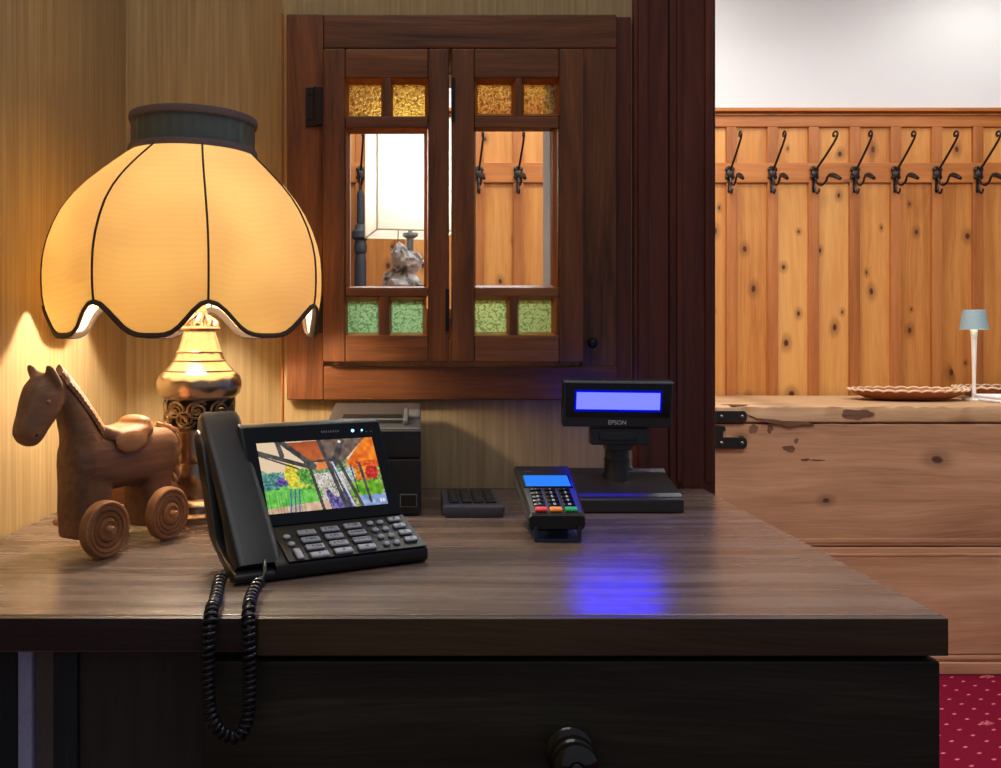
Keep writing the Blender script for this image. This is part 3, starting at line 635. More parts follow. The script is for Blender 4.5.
for sgn in (-1, 1): sd.ball((-.015, sgn * .0285, .134), (.028, .005, .016))
smoothed(sd, 'saddle', M['horse_pale'], horse, .0024, 4)
b = MB()
for k in range(3):
    pts = []
    for i in range(26):
        t = i / 25
        base = Vector((-.092, 0, .148)).lerp(Vector((-.121, 0, .136)), min(1, t * 3)) if t < .333 else Vector((-.121, 0, .136)).lerp(Vector((-.122, 0, .066)), (t - .333) / .667)
        a = t * 14 + k * 2 * PI / 3; pts.append(base + Vector((.0045 * math.cos(a), .0045 * math.sin(a), 0)))
    b.tube(pts, .0048, 7)
b.build('tail', M['horse_pale'], horse)
b = MB(); b.tube([(.0555, -.0315, .0352), (.0555, -.02, .0352)], .0045, 12); b.build('axle_end', M['horse_pale'], horse)
for (wx, sgn) in ((.0555, 1), (-.0555, 1), (-.0555, -1)):
    wo_ = .0565 if wx > 0 else .0525
    m = T((wx, sgn * wo_, .0352)) @ R(-sgn * PI / 2, 'X') @ R(.7 * wx * 40, 'Z')
    b = MB(); b.lathe([(.003, -.009), (.030, -.009), (.0343, -.007), (.0352, 0), (.0345, .005), (.0325, .0068), (.0295, .0068), (.0285, .0048), (.0275, .0066), (.0235, .0066), (.0222, .0042), (.021, .0062), (.0168, .0062), (.0152, .0038), (.014, .0062), (.0105, .0078), (.0095, .0058), (.003, .0058)], 44, mat=m)
    wh = b.build('wheel', M['wheel'], horse)
    b = MB(); b.lathe([(.0045, -.028), (.0045, .014), (.004, .0155), (.001, .016)], 14, mat=m); b.build('axle_peg', M['horse_pale'], wh)

# ================================================================ desk phone
PH = math.radians(27.3)
ph = thing('desk_phone', 'black desk phone with colour screen and coiled handset cord', 'phone', (-.1965, .966, TOP), PH)
b = MB()
b.prism([(.0, .006), (.0, .0165), (.003, .0194), (.0696, .0456), (.141, .1566), (.150, .161), (.160, .157), (.172, .142), (.108, .034), (.095, .026), (.02, .001), (.004, .001)], .046, .2352, 'x', .003)
b.prism([(.0, .006), (.0, .010), (.004, .013), (.05, .022), (.082, .034), (.148, .138), (.160, .150), (.172, .154), (.184, .148), (.186, .138), (.112, .034), (.098, .026), (.02, .001), (.004, .001)], 0, .047, 'x', .003)
b.build('body', M['phone'], ph)
b = MB(); b.prism([(.09, .0), (.158, .0), (.162, .004), (.152, .10), (.10, .03)], .06, .18, 'x', .002); b.build('stand', M['phone'], ph)
def plane(org, dv, dw):
    l = math.hypot(dv, dw); ty, tz = dv / l, dw / l          # local x=u, y=up the slope, z=outward
    return Matrix(((1, 0, 0, 0), (0, ty, -tz, org[0]), (0, tz, ty, org[1]), (0, 0, 0, 1)))
KP = plane((0, .0194), .0696, .0262); SP = plane((.0696, .0456), .0714, .111)
b = MB(); b.box(.0475, .2338, .0005, .1308, .0002, .0022, .0015, mat=SP); bez = b.build('screen_bezel', M['gloss'], ph)
b = MB(); b.box(.0610, .2338, .0008, .0722, .0, .0012, .001, mat=KP); b.build('keypad_plate', M['phone'], ph)
# picture on the screen: a garden veranda seen by a door camera
def inpoly(x, y, P):
    c = False; j = len(P) - 1
    for i in range(len(P)):
        (xi, yi), (xj, yj) = P[i], P[j]
        if (yi > y) != (yj > y) and x < (xj - xi) * (y - yi) / (yj - yi) + xi: c = not c
        j = i
    return c
def line(x, y, a, b_, wd):
    ax, ay = a; bx_, by = b_; dx, dy = bx_ - ax, (by - ay) * .57; px, py = x - ax, (y - ay) * .57
    t = max(0, min(1, (px * dx + py * dy) / (dx * dx + dy * dy))); return math.hypot(px - dx * t, py - dy * t) < wd / 2
def blob(x, y, c, rx, ry): return ((x - c[0]) / rx) ** 2 + ((y - c[1]) / ry) ** 2 < 1
rnd = random.Random(3)
def hsh(i, j, k=0):
    n = (i * 374761393 + j * 668265263 + k * 2147483647) & 0xffffffff; n = ((n ^ (n >> 13)) * 1274126177) & 0xffffffff
    return ((n ^ (n >> 16)) & 0xffff) / 65535
def vn(x, y, f, k=0):
    x *= f * 1.7; y *= f; i, j = math.floor(x), math.floor(y); u, v = x - i, y - j; u, v = u * u * (3 - 2 * u), v * v * (3 - 2 * v)
    return (hsh(i, j, k) * (1 - u) + hsh(i + 1, j, k) * u) * (1 - v) + (hsh(i, j + 1, k) * (1 - u) + hsh(i + 1, j + 1, k) * u) * v
def mixc(a, b, t): return tuple(p + (q - p) * t for p, q in zip(a, b))
def pic(x0, y0):
    x = x0 + (vn(x0, y0, 22, 5) - .5) * .035; y = y0 + (vn(x0, y0, 26, 9) - .5) * .045
    n = vn(x0, y0, 45, 1); h = vn(x0, y0, 18, 2); q = vn(x0, y0, 70, 3)
    leaf = mixc((38, 84, 60), (150, 190, 120), n)
    c = (226, 200, 166)
    if y < .60 - .10 * math.sin(x * 7): c = mixc(leaf, (190, 205, 190), .35 * q)
    if x < .30 and y < .56: c = mixc((30, 90, 88), (140, 185, 170), n)
    if .42 < x < .70 and y < .52: c = mixc((176, 164, 150), (232, 226, 218), h) if q > .3 else (120, 128, 110)
    if blob(x, y, (.24, .52), .06, .16): c = mixc((170, 150, 20), (252, 236, 90), n)
    if blob(x, y, (.15, .43), .045, .065): c = mixc((54, 36, 110), (130, 100, 190), n)
    if .29 < x < .42 and .28 < y < .60: c = mixc((44, 104, 34), (150, 205, 96), n)
    if y < .30 + .04 * math.sin(x * 9) and x < .46: c = mixc((56, 150, 46), (148, 222, 104), h * .6 + q * .4)
    if blob(x, y, (.27, .36), .09, .04): c = mixc((150, 160, 30), (236, 236, 100), n)
    if y0 < .07 + .12 * x0 and x0 < .54: c = mixc((190, 152, 122), (226, 198, 170), h)
    if x0 < .3 and y0 < .28 and math.sin(x0 * 260) > .88: c = mixc(c, (60, 90, 60), .5)
    for k in range(3):
        if abs(x0 - (.20 + .035 * k - .1 * (.2 - y0))) < .005 and y0 < .32: c = (50, 96, 160)
    if .5 < x < .80 and y < .22 + .05 * math.sin(x * 40): c = mixc((36, 34, 84), (150, 130, 190), n)
    if blob(x, y, (.81, .12), .05, .09): c = mixc((90, 24, 34), (200, 90, 110), n)
    if x > .70 and y < .62: c = mixc((70, 84, 40), (190, 200, 120), n)
    if blob(x, y, (.86, .50), .13, .13): c = mixc((170, 66, 14), (250, 170, 50), n)
    if blob(x, y, (.74, .48), .045, .12): c = mixc((110, 140, 140), (226, 236, 232), n)
    if blob(x, y, (.92, .49), .055, .10): c = mixc((140, 20, 20), (236, 70, 50), n)
    if .71 < x < .98 and .16 < y < .36: c = mixc((66, 132, 20), (150, 208, 50), h)
    if x > .76 and y < .16: c = mixc((96, 120, 176), (170, 190, 226), h)
    x, y = x0, y0
    if inpoly(x, y, [(.22, .98), (.60, 1.0), (.62, .66), (.40, .68)]): c = mixc((150, 70, 34), (214, 112, 54), min(1, max(0, (1.05 - y) * 2 * (.5 + h))))
    if inpoly(x, y, [(.40, .66), (.60, .68), (.60, .60), (.47, .55)]): c = mixc((200, 98, 40), (240, 146, 76), h)
    if inpoly(x, y, [(.70, .60), (1.0, .60), (1.0, 1.0), (.92, 1.0)]): c = mixc((206, 84, 16), (255, 150, 40), h)
    if inpoly(x, y, [(.74, .58), (1.0, .56), (1.0, .66), (.74, .66)]): c = mixc((176, 44, 16), (250, 130, 36), n)
    if inpoly(x, y, [(.52, 1), (.93, 1), (.70, .66), (.60, .58)]): c = mixc((84, 66, 58), (140, 116, 100), h)
    for a, e, wd in (((0, .86), (.42, .60), .035), ((.17, 1.0), (.19, .80), .04), ((.2, 1.0), (.44, .62), .045), ((.40, .64), (.45, 0), .026), ((.37, .68), (.60, .70), .02), ((.52, 1.0), (.64, .03), .034), ((.60, .6), (.68, .0), .016), ((.66, .66), (.78, 0), .03), ((.60, .60), (.72, .97), .05), ((.83, .62), (.86, .06), .024), ((.0, .82), (.3, .60), .014), ((.75, .6), (.77, .2), .012)):
        if line(x, y, a, e, wd): c = mixc((46, 44, 46), (92, 88, 86), h)
    if line(x, y, (.60, .66), (.71, .02), .016): c = mixc((150, 165, 200), (226, 232, 246), n)
    if blob(x, y, (.70, .96), .012, .022): c = (255, 225, 190)
    if .93 < x < .985 and .04 < y < .085 and math.sin(x * 300) > -.5: c = (232, 236, 232)
    return s2l(*(max(0, min(255, q_)) for q_ in c))
nu, nv = 220, 128
me = bpy.data.meshes.new('screen'); vs, fs = [], []
U0, U1, V0, V1 = .0622, .2178, .0150, .1085
for j in range(nv + 1):
    for i in range(nu + 1):
        q = SP @ Vector((U0 + (U1 - U0) * i / nu, V0 + (V1 - V0) * j / nv, .0026)); vs.append(tuple(q))
for j in range(nv):
    for i in range(nu):
        a = j * (nu + 1) + i; fs.append((a, a + 1, a + nu + 2, a + nu + 1))
me.from_pydata(vs, [], fs); ca = me.color_attributes.new('Col', 'FLOAT_COLOR', 'CORNER')
for f in me.polygons:
    j, i = divmod(f.index, nu); c = pic((i + .5) / nu, (j + .5) / nv)
    for li in f.loop_indices: ca.data[li].color = (*c, 1)
me.materials.append(M['screen']); so = bpy.data.objects.new('screen', me); C.objects.link(so); so.parent = bez
for x, r_ in ((.1935, .0020), (.2065, .0012)):
    b = MB(); b.lathe([(r_, 0), (r_, .0006), (.0005, .0008)], 14, mat=SP @ T((x, .1195, .0022))); b.build('indicator_light', M['led'], bez)
b = MB()
for x in range(8): b.box(.150 + x * .0032, .1515 + x * .0032, .1185, .1215, .0021, .0025, mat=SP)
b.build('speaker_grille', M['grey_ink'], bez)
for x in (.204, .2115, .218):
    b = MB(); b.box(x, x + .002, .1165, .1178, .0021, .0025, mat=SP); b.build('status_icon', M['grey_ink'], bez)
def key(name, u, t, wd, hd, txt=None, tsz=.006, parent=ph, plane_=KP, mat=None, ink=None, base=.0010, hh=.0034, bev=.0016):
    b = MB(); b.box(u - wd / 2, u + wd / 2, t - hd / 2, t + hd / 2, base, base + hh, bev, 3, mat=plane_)
    if txt: b.text(txt, tsz, plane_ @ T((u, t, base + hh)), 1)
    return b.build(name, [mat or M['key'], ink or M['ink']], parent)
for r_, row in enumerate((('1', '2 ABC', '3 DEF'), ('4 GHI', '5 JKL', '6 MNO'), ('7 PQRS', '8 TUV', '9 WXYZ'), ('*', '0', '#'))):
    for c_, tx in enumerate(row):
        key('number_key', .0988 + .030 * c_, .0540 - .0154 * r_ + .002 * (c_ - 1), .0225, .0098, tx, .0052 if len(tx) > 1 else .0066)
for r_ in range(4):
    for c_ in range(2):
        b = MB(); b.ball((0, 0, 0), (.0046, .0042, .0024), u=14, v=8, mat=KP @ T((.1830 + .0135 * c_ + .0008 * r_, .0586 - .0153 * r_, .0022)))
        b.build('round_key', M['key'], ph)
    key('function_key', .2163 + .0008 * r_, .0612 - .0152 * r_, .0165, .0088, ('#', '()', '<', '>')[r_], .006, bev=.0026)
for u, t in ((.0733, .0480), (.0741, .0330)):
    b = MB(); b.ball((0, 0, 0), (.0046, .0042, .0024), u=14, v=8, mat=KP @ T((u, t, .0022))); b.build('round_key', M['key'], ph)
key('volume_key', .0755, .0115, .0085, .0195, bev=.0016)
# handset lying up the slope, a tapered bar with hollowed underside
hs = []
def hsec(v, w, wd, th): return (v, w, wd, th)
spine = [(.0075, .0195, .0245, .026), (.012, .0245, .0250, .031), (.030, .043, .0250, .030), (.06, .0695, .0240, .021), (.095, .101, .0235, .020), (.13, .1325, .0240, .022), (.158, .157, .0245, .029), (.172, .1695, .0240, .030), (.178, .1735, .0225, .026)]
dirv = Vector((0, .735, .678)).normalized(); nrm = Vector((0, -.678, .735))
rs = []
for (v, w_, hw, th) in spine:
    c0 = Vector((.0305, v, w_ + .0015)); hw *= 1.1; ring = []
    for k in range(20):
        a = 2 * PI * k / 20; ca_, sa_ = math.cos(a), math.sin(a)
        x = math.copysign(abs(ca_) ** .45, ca_) * hw; y = math.copysign(abs(sa_) ** .45, sa_)
        ring.append(c0 + Vector((x, 0, 0)) + nrm * (-th / 2 + y * th / 2))
    rs.append(ring)
b = MB(); b.rings(rs); hnd = b.build('handset', M['phone'], ph, angle=50)
# coiled cord: leaves the base, hangs over the desk edge and returns to the handset
def w2p(x, y, z):
    p = Vector((x + .1965, y - .966, z - TOP)); c, s_ = math.cos(PH), math.sin(PH)
    return Vector((p.x * c + p.y * s_, -p.x * s_ + p.y * c, p.z))
def at(px, py, d): return (PX(px, d), d, PZ(py, d))
cp = [(PX(222, .985), .985, TOP + .009), (PX(219, .955), .955, TOP + .008), (PX(217, .92), .92, TOP + .0078), (PX(215, .885), .885, TOP + .0084), (PX(212, .866), .866, TOP + .0080), (PX(210.5, .853), .853, TOP + .001), at(209, 632, .8475), at(208, 655, .843), at(208, 685, .843), at(210, 708, .842), at(216, 725, .841), at(227, 735, .840), at(238, 736, .840), at(246, 724, .841), at(249, 705, .842), at(250, 680, .843), at(249.5, 655, .843), at(249, 634, .8475), (PX(248.5, .853), .853, TOP + .001), (PX(249, .866), .866, TOP + .0080), (PX(250, .885), .885, TOP + .0084), (PX(253, .92), .92, TOP + .0080), (PX(257, .943), .943, TOP + .0085), (PX(262, .962), .962, TOP + .010)]
cp = [Vector(p) for p in cp]
def catmull(P, per):
    out = []
    for i in range(len(P) - 1):
        p0, p1, p2, p3 = P[max(i - 1, 0)], P[i], P[i + 1], P[min(i + 2, len(P) - 1)]
        for k in range(per):
            t = k / per; out.append(.5 * ((2 * p1) + (p2 - p0) * t + (2 * p0 - 5 * p1 + 4 * p2 - p3) * t * t + (3 * p1 - p0 - 3 * p2 + p3) * t ** 3))
    return out + [P[-1]]
path = catmull(cp, 24); ln = [0]
for p, q in zip(path[:-1], path[1:]): ln.append(ln[-1] + (q - p).length)
tot = ln[-1]; turns = int(tot / .0056); n = turns * 14; pts = []; k = 0
lie = .105
def phase(d_):
    lo, hi = 1 / .0125, 1 / .0058
    if d_ < lie: return d_ * lo
    if d_ < tot - lie: return lie * lo + (d_ - lie) * hi
    return lie * lo + (tot - 2 * lie) * hi + (d_ - tot + lie) * lo
xref = Vector((0, 0, 1)); prev = None
for i in range(n + 1):
    d_ = tot * i / n
    while k < len(ln) - 2 and ln[k + 1] < d_: k += 1
    t = (d_ - ln[k]) / max(1e-9, ln[k + 1] - ln[k]); p = path[k].lerp(path[k + 1], t); tg = (path[k + 1] - path[k]).normalized()
    xref = (xref - tg * xref.dot(tg)).normalized(); yr = tg.cross(xref); a = 2 * PI * turns * i / n
    ends = min(1, min(d_, tot - d_) / .008)
    a = 2 * PI * phase(d_)
    pts.append(w2p(*(p + (xref * math.cos(a) + yr * math.sin(a)) * .0052 * (.25 + .75 * ends))))
b = MB(); b.tube(pts, .0019, 6)
b.tube([w2p(*cp[-1]), w2p(PX(264.5, .966), .966, TOP + .016), w2p(PX(265, .985), .985, TOP + .024), Vector((.034, .010, .010))], .0022, 7)
b.tube([w2p(*cp[0]), w2p(PX(222.5, .993), .993, TOP + .007), Vector((.012, .012, .006))], .0022, 7)
b.build('coiled_cord', M['cable'], ph, angle=60)

# ================================================================ receipt printer
px0, px1, py0, py1 = -.1425, .0045, 1.354, 1.580
pr = thing('receipt_printer', 'black receipt printer with grey slotted top behind the desk phone', 'printer', ((px0 + px1) / 2, py0, TOP)); o = (pr.location.x, py0, TOP)
zf, zb = .1295, .156
b = MB(); b.box(px0, px1, py0, py1, TOP + .001, TOP + .086, .004); b.box(px0, px1, py0 + .0015, py1, TOP + .0872, TOP + zf - .004, .003); b.build('body', M['printer'], pr, o)
b = MB(); b.prism([(py0 + .001, TOP + zf - .0045), (py0 + .001, TOP + zf), (py1 - .03, TOP + zb), (py1, TOP + zb - .004), (py1, TOP + zf - .0045)], px0, px1, 'x', .004); tag(b.build('cover', M['printer_top'], pr, o), 'grey slanted paper cover')
ms = T((0, py0 + .001, TOP + zf)) @ R(math.atan2(zb - zf, py1 - .03 - py0), 'X')
b = MB(); b.box(px0 + .022, px1 - .030, .068, .104, .0, .0014, .001, mat=ms); b.box(px0 + .018, px1 - .030, .044, .060, .0, .0014, .001, mat=ms); b.build('paper_slot', M['slot'], pr, o)
b = MB(); b.box(px0 + .016, px1 - .024, .060, .066, 0, .003, .001, mat=ms); b.box(px0 + .004, px1 - .004, .002, .008, 0, .0018, .0008, mat=ms); b.build('tear_bar', M['silver'], pr, o)
b = MB(); b.box(px1 - .027, px1 - .001, .075, .120, .0, .006, .002, mat=ms); b.box(px1 - .027, px1 - .020, .03, .12, .0, .008, .002, mat=ms); b.build('cover_lever', M['silver'], pr, o)
b = MB(); zz = PZ(507, py0), PZ(494, py0); xs = PX(400, py0), PX(417, py0)
b.box(xs[0], xs[1], py0 - .0012, py0 + .004, zz[0], zz[1], .0008); sw = b.build('switch_frame', M['silver'], pr, o)
b = MB(); b.box(xs[0] + .0012, xs[1] - .0012, py0 - .0022, py0 + .004, zz[0] + .0012, zz[1] - .0012, .0008); b.build('power_switch', M['slot'], sw, o)

# ================================================================ numeric keypad
ca0, ca1, cy0, cy1 = PX(443, 1.340), PX(505, 1.340), 1.340, 1.492
kx = thing('numeric_keypad', 'small slate-grey numeric keypad lying between printer and card machine', 'keypad', ((ca0 + ca1) / 2, cy0, TOP)); o = (kx.location.x, cy0, TOP)
b = MB(); b.box(ca0 + .002, ca1 - .002, cy0 + .003, cy1 - .003, TOP + .0005, TOP + .006, .001); b.box(ca0, ca1, cy0, cy1, TOP + .005, TOP + .0175, .003); b.build('case', M['calc'], kx, o)
for r_ in range(5):
    for c_ in range(4):
        txt = [['C', '/', 'x', '-'], ['7', '8', '9', '+'], ['4', '5', '6', '='], ['1', '2', '3', 'E'], ['0', '00', '.', '']][r_][c_]
        kw, kd = (ca1 - ca0 - .018) / 4, .0235
        u = ca0 + .009 + kw * (c_ + .5); t = cy1 - .010 - kd * (r_ + .5)
        key('key', u, t, kw - .003, kd - .003, txt or None, .009, kx, T((0, 0, TOP + .0172)), M['calc_key'], M['grey_ink'], 0, .0032, .0012)
for ob in kx.children:
    if ob.name.startswith('key'): ob.location = (-o[0], -o[1], -o[2])

# ================================================================ card machine
tx = .1835
tm = thing('card_terminal', 'black card payment terminal with blue screen and coloured keys', 'card machine', (tx, 1.186, TOP))
def TP(y, z, w0): return [(-w0, y, z), (w0, y, z)]
b = MB()
sec = []
for t in (0, .03, .5, 1.0):
    y = .150 * t; zt_ = .0365 + .041 * t; zb_ = .0135 + .036 * t; hw = .0366 + .0046 * t
    if t == 0: zt_ -= .003; zb_ += .003
    sec.append([(-hw + .002, y, zb_), (hw - .002, y, zb_), (hw, y, zb_ + .003), (hw, y, zt_ - .003), (hw - .003, y, zt_), (-hw + .003, y, zt_), (-hw, y, zt_ - .003), (-hw, y, zb_ + .003)])
b.rings(sec); tb = b.build('body', M['term'], tm, angle=30)
TPm = Matrix(((1, 0, 0, 0), (0, math.cos(.2668), -math.sin(.2668), 0), (0, math.sin(.2668), math.cos(.2668), .0365), (0, 0, 0, 1)))
for sgn in (-1, 1):
    b = MB(); b.rings([[(sgn * (.0368 + .0046 * t), .150 * t, .019 + .039 * t), (sgn * (.0374 + .0046 * t), .150 * t, .019 + .039 * t), (sgn * (.0374 + .0046 * t), .150 * t, .031 + .040 * t), (sgn * (.0368 + .0046 * t), .150 * t, .031 + .040 * t)] for t in (.02, .99)])
    b.build('side_strip', M['term_side'], tm)
b = MB(); b.box(-.0345, .0345, .080, .1225, .0, .0012, .001, mat=TPm); bz = b.build('screen_bezel', M['gloss'], tm)
b = MB(); b.box(-.0315, .0315, .0835, .1190, .0011, .0017, mat=TPm); b.build('screen', M['term_screen'], bz)
b = MB(); b.box(-.028, -.016, .1365, .1378, .0, .0005, mat=TPm); b.build('top_mark', M['grey_ink'], tm)
for r_ in range(5):
    for c_ in range(3):
        txt = [['-', '-', '-'], ['1', '2', '3'], ['4', '5', '6'], ['7', '8', '9'], ['*', '0', '#']][r_][c_]
        key('key', (-.0200 + .0200 * c_), .0720 - .0119 * r_ - .0005, .0160, .0085 if r_ else .004, txt, .0080, tm, TPm, M['gloss'], M['white_ink'], 0, .0026, .001)
for c_, (nm, mt) in enumerate((('cancel_key', 'red'), ('clear_key', 'orange'), ('enter_key', 'green'))):
    tag(key(nm, -.0200 + .0200 * c_, .0110, .0165, .0100, None, .01, tm, TPm, M[mt], None, 0, .003, .0012), ('red', 'orange', 'green')[c_] + ' key')
b = MB(); b.box(-.031, .031, -.006, .115, 0, .0035, .0015); b.box(-.031, -.0265, -.006, .0, .002, .020, .001); b.box(.0265, .031, -.006, .0, .002, .020, .001)
b.prism([(.05, .003), (.125, .003), (.125, .040), (.05, .0235)], -.024, .024, 'x', .002); b.build('stand', M['stand'], tm)

# ================================================================ customer display
dx = .3250
cd = thing('customer_display', 'pole customer display with glowing blue screen on a dark base', 'display', (dx, 1.428, TOP))
b = MB(); b.prism([(-.053, .001), (-.053, .020), (-.050, .0225), (-.043, .0235), (-.036, .0285), (.052, .047), (.060, .053), (.066, .053), (.068, .048), (.068, .001)], -.077, .082, 'x', .0025); b.build('base', M['disp_base'], cd)
b = MB(); b.lathe([(.0215, .036), (.0215, .046), (.0200, .052), (.0200, .070), (.0207, .071), (.0207, .073), (.0192, .074), (.0192, .092), (.0165, .099), (.010, .104), (.001, .105)], 36, mat=T((-.003, .030, 0))); b.build('neck', M['disp'], cd)
b = MB(); b.ball((.0185, .028, .058), .004); b.build('lock_screw', M['silver'], cd)
dm = Matrix.Translation((-.0095, 0, .1645)) @ Matrix.Scale(.975, 4) @ R(math.radians(.7), 'Y') @ R(math.radians(6), 'X')
b = MB(); b.box(-.0885, .0885, -.008, .014, -.0385, .0385, .003, mat=dm)
b.box(-.046, .046, -.004, .022, -.066, -.039, .003, mat=T((-.004, .004, .164))); b.box(-.034, .026, -.0075, .0, -.058, -.044, .002, mat=T((-.004, .004, .164))); b.prism([(-.02, -.075), (.02, -.075), (.02, -.06), (-.02, -.06)], 0, .03, 'y', .002, mat=T((-.004, .004, .164)))
hd = b.build('head', M['disp'], cd)
b = MB(); b.box(-.0885, .0885, -.0105, .0, .0335, .0375, .0012, mat=dm); b.build('top_edge', M['silver'], hd)
b = MB(); b.box(-.084, .084, -.0095, -.007, -.0215, .033, .001, mat=dm); b.build('screen_glass', M['gloss'], hd)
b = MB(); b.box(-.0705, .0705, -.0099, -.0090, -.0125, .0230, .0004, mat=dm); b.build('backlight_edge', M['lcd_edge'], hd)
b = MB(); b.box(-.0675, .0675, -.0104, -.0094, -.0085, .0190, .0002, mat=dm); b.build('screen', M['lcd'], hd)
b = MB(); b.box(-.06, .06, .0135, .0150, -.02, .02, .0005, mat=dm); b.build('added_glow_panel', M['added_rear_glow'], hd)  # added glowing panel, unseen behind the head, casts blue on the post
b = MB(); b.text('EPSON', .0098, dm @ T((.000, -.0082, -.0305)) @ R(PI / 2, 'X')); b.build('lettering', M['white_ink'], hd)

# ================================================================ far room: chest and what stands on it
def blotch(b, x, z, rx, rz, y0, y1, seed):
    g = random.Random(seed); ph_ = [g.uniform(0, 6.3) for _ in range(4)]
    P = []
    for k in range(30):
        a = 2 * PI * k / 30; q = 1 + .16 * math.sin(2 * a + ph_[0]) + .11 * math.sin(3 * a + ph_[1]) + .08 * math.sin(5 * a + ph_[2]) + .05 * math.sin(8 * a + ph_[3])
        P.append((x + rx * q * math.cos(a), z + rz * q * math.sin(a)))
    b.prism(P, y0, y1, 'y', mi=1)
ch = thing('wooden_chest', 'big old knotty wooden chest with black iron straps under the panelling', 'chest', (1.9, 3.175, 0)); o = tuple(ch.location)
hx = (.93, 3.6); cyf, cyb = 3.175, 3.72
b = MB()
ck = [(748, 414.5), (757, 418), (775, 419.5), (783, 421), (806, 421.8), (815, 424.5), (800, 425), (789, 427.5), (783, 425), (768, 423), (757, 419.5)]
b.prism([(PX(p, 3.172), PZ(q, 3.172)) for p, q in ck], cyf - .0034, cyf + .008, 'y', mi=1)
for p, q, w_, h_ in ((754, 429, 4, 5), (771, 429, 3, 4), (790, 449, 7, 3.0), (797, 441, 2.5, 2.5), (806, 460, 5, 1.3), (818, 460.5, 7, .8)): blotch(b, PX(p, 3.172), PZ(q, 3.172), w_ * .0035, h_ * .0035, cyf + .0032, cyf + .006, p)
b.box(*hx, cyf + .004, cyb, PZ(546.5, 3.175), PZ(424, 3.175), .006); b.box(*hx, cyf + .004, cyb, .07, PZ(547.5, 3.175), .006); b.build('body', [M['chest'], M['knotwood']], ch, o)
b = MB(); b.box(hx[0] - .01, hx[1] + .01, cyf - .003, cyb, .001, .045, .006); b.box(hx[0] - .005, hx[1] + .005, cyf + .001, cyb, .045, .07, .01); b.box(*hx, cyf + .0015, cyf + .006, PZ(543, 3.175), PZ(539, 3.175), .001); b.box(*hx, cyf + .0015, cyf + .006, PZ(556, 3.175), PZ(554, 3.175), .001); b.build('plinth', M['chest'], ch, o)
rj = random.Random(11); LZ0 = PZ(405.5, 3.175)
b = MB(); nE = 90; rsE = []
for i in range(nE + 1):
    x = hx[0] - .008 + (hx[1] - hx[0] + .016) * i / nE; j = rj.uniform(-.004, .004); q = rj.uniform(-.002, .003)
    zl, zh = PZ(422.5, 3.175), PZ(405.5, 3.175)
    rsE.append([(x, cyf + .004 + q, zl), (x, cyf - .001 + q, zl + .006), (x, cyf + q, zh - .008 + j), (x, cyf + .010 + j, zh), (x, cyb, zh), (x, cyb, zl)])
b.rings(rsE); blotch(b, PX(857, 3.172), PZ(414.3, 3.172), .048, .020, cyf - .0038, cyf + .006, 4); b.ball((PX(738, 3.172), cyf + .03, LZ0), (.05, .03, .0012), mi=1); b.build('lid', [M['chest_top'], M['knotwood']], ch, o, 50)
def strap(px0_, px1_, py0_, py1_, nm, hook=False):
    b = MB(); d = 3.17; x0, x1, z0, z1 = PX(px0_, d), PX(px1_, d), PZ(py1_, d), PZ(py0_, d); r = (z1 - z0) / 2
    pts = [(x0, z0)] + [(x1 - r * .6 + r * .6 * math.cos(a), (z0 + z1) / 2 + r * math.sin(a)) for a in [-PI / 2 + PI * k / 10 for k in range(11)]] + [(x0, z1)]
    b.prism(pts, cyf - .008, cyf + .0035, 'y', .0015)
    if hook: b.prism([(x0, z1 - .004), (x0 + .028, z1 - .004), (x0 + .028, z1 + .020), (x0 + .038, z1 + .026), (x0 + .036, z1 + .038), (x0, z1 + .044)], cyf - .007, cyf + .0035, 'y', .0015)
    s_ = b.build(nm, M['black_iron'], ch, o)
    for q in (5.0, 25.5):
        b = MB(); b.ball((PX(px0_ + q + 1.5, d), cyf - .008, (z0 + z1) / 2), (.0065, .004, .0065)); b.build('bolt', M['bolt'], s_, o)
strap(715, 747, 411, 422, 'iron_strap'); strap(715, 747, 437.5, 448.5, 'iron_strap', True)

LZ = PZ(405.5, 3.175)
def dish(name, label, cxp, d, wide, hgt, seg=72, scal=30):
    X = PX(cxp, d); r = wide / 2
    t = thing(name, label, 'dish', (X, d, LZ), 0, 'scalloped dishes on the chest')
    b = MB(); rs_ = []
    pr_ = [(.02, .003), (.55, .003), (.72, .009), (.9, .026), (.985, .6 * hgt + .012), (1.0, hgt - .004)]
    pr_ = [(a, z) for a, z in pr_]
    inner = [(.97, hgt - .003), (.86, .028), (.7, .014), (.5, .009), (.02, .009)]
    for a, z in pr_ + inner:
        rs_.append([(a * r * math.cos(2 * PI * k / seg), a * r * math.sin(2 * PI * k / seg) * .62, z) for k in range(seg)])
    b.rings(rs_); b.build('bowl', M['dish'], t)
    b = MB(); ring = []
    for k in range(scal * 6):
        a = 2 * PI * k / (scal * 6); q = abs(math.sin(a * scal / 2)); rr_ = r * (.985 + .02 * q)
        ring.append((rr_ * math.cos(a), rr_ * math.sin(a) * .62, hgt - .004 + .005 * q))
    b.tube(ring, .0040, 6, closed=True); b.build('rim', M['dish_rim'], t)
dish('serving_dish', 'wide scalloped orange-brown dish on the chest left of the small white lamp', 908, 3.46, .445, .042)
dish('serving_dish', 'scalloped orange-brown dish on the chest behind the small white lamp', 1006, 3.56, .40, .046)
nx = PX(1012, 3.36)
b = MB()
for k in range(2):
    b.box(-.105 + .002 * k, .105 - .003 * k, -.09 + .002 * k, .09, .0005 + .013 * k, .0135 + .013 * k, .006, 4)
nap = b.build('napkin', M['linen'], None, (0, 0, 0)); nap.location = (nx, 3.33, LZ); tag(nap, 'folded white linen napkin on the chest beside the small lamp', 'napkin')
sl = thing('cordless_lamp', 'small slim white table lamp with pale blue shade on the chest', 'lamp', (PX(974, 3.43), 3.43, LZ))
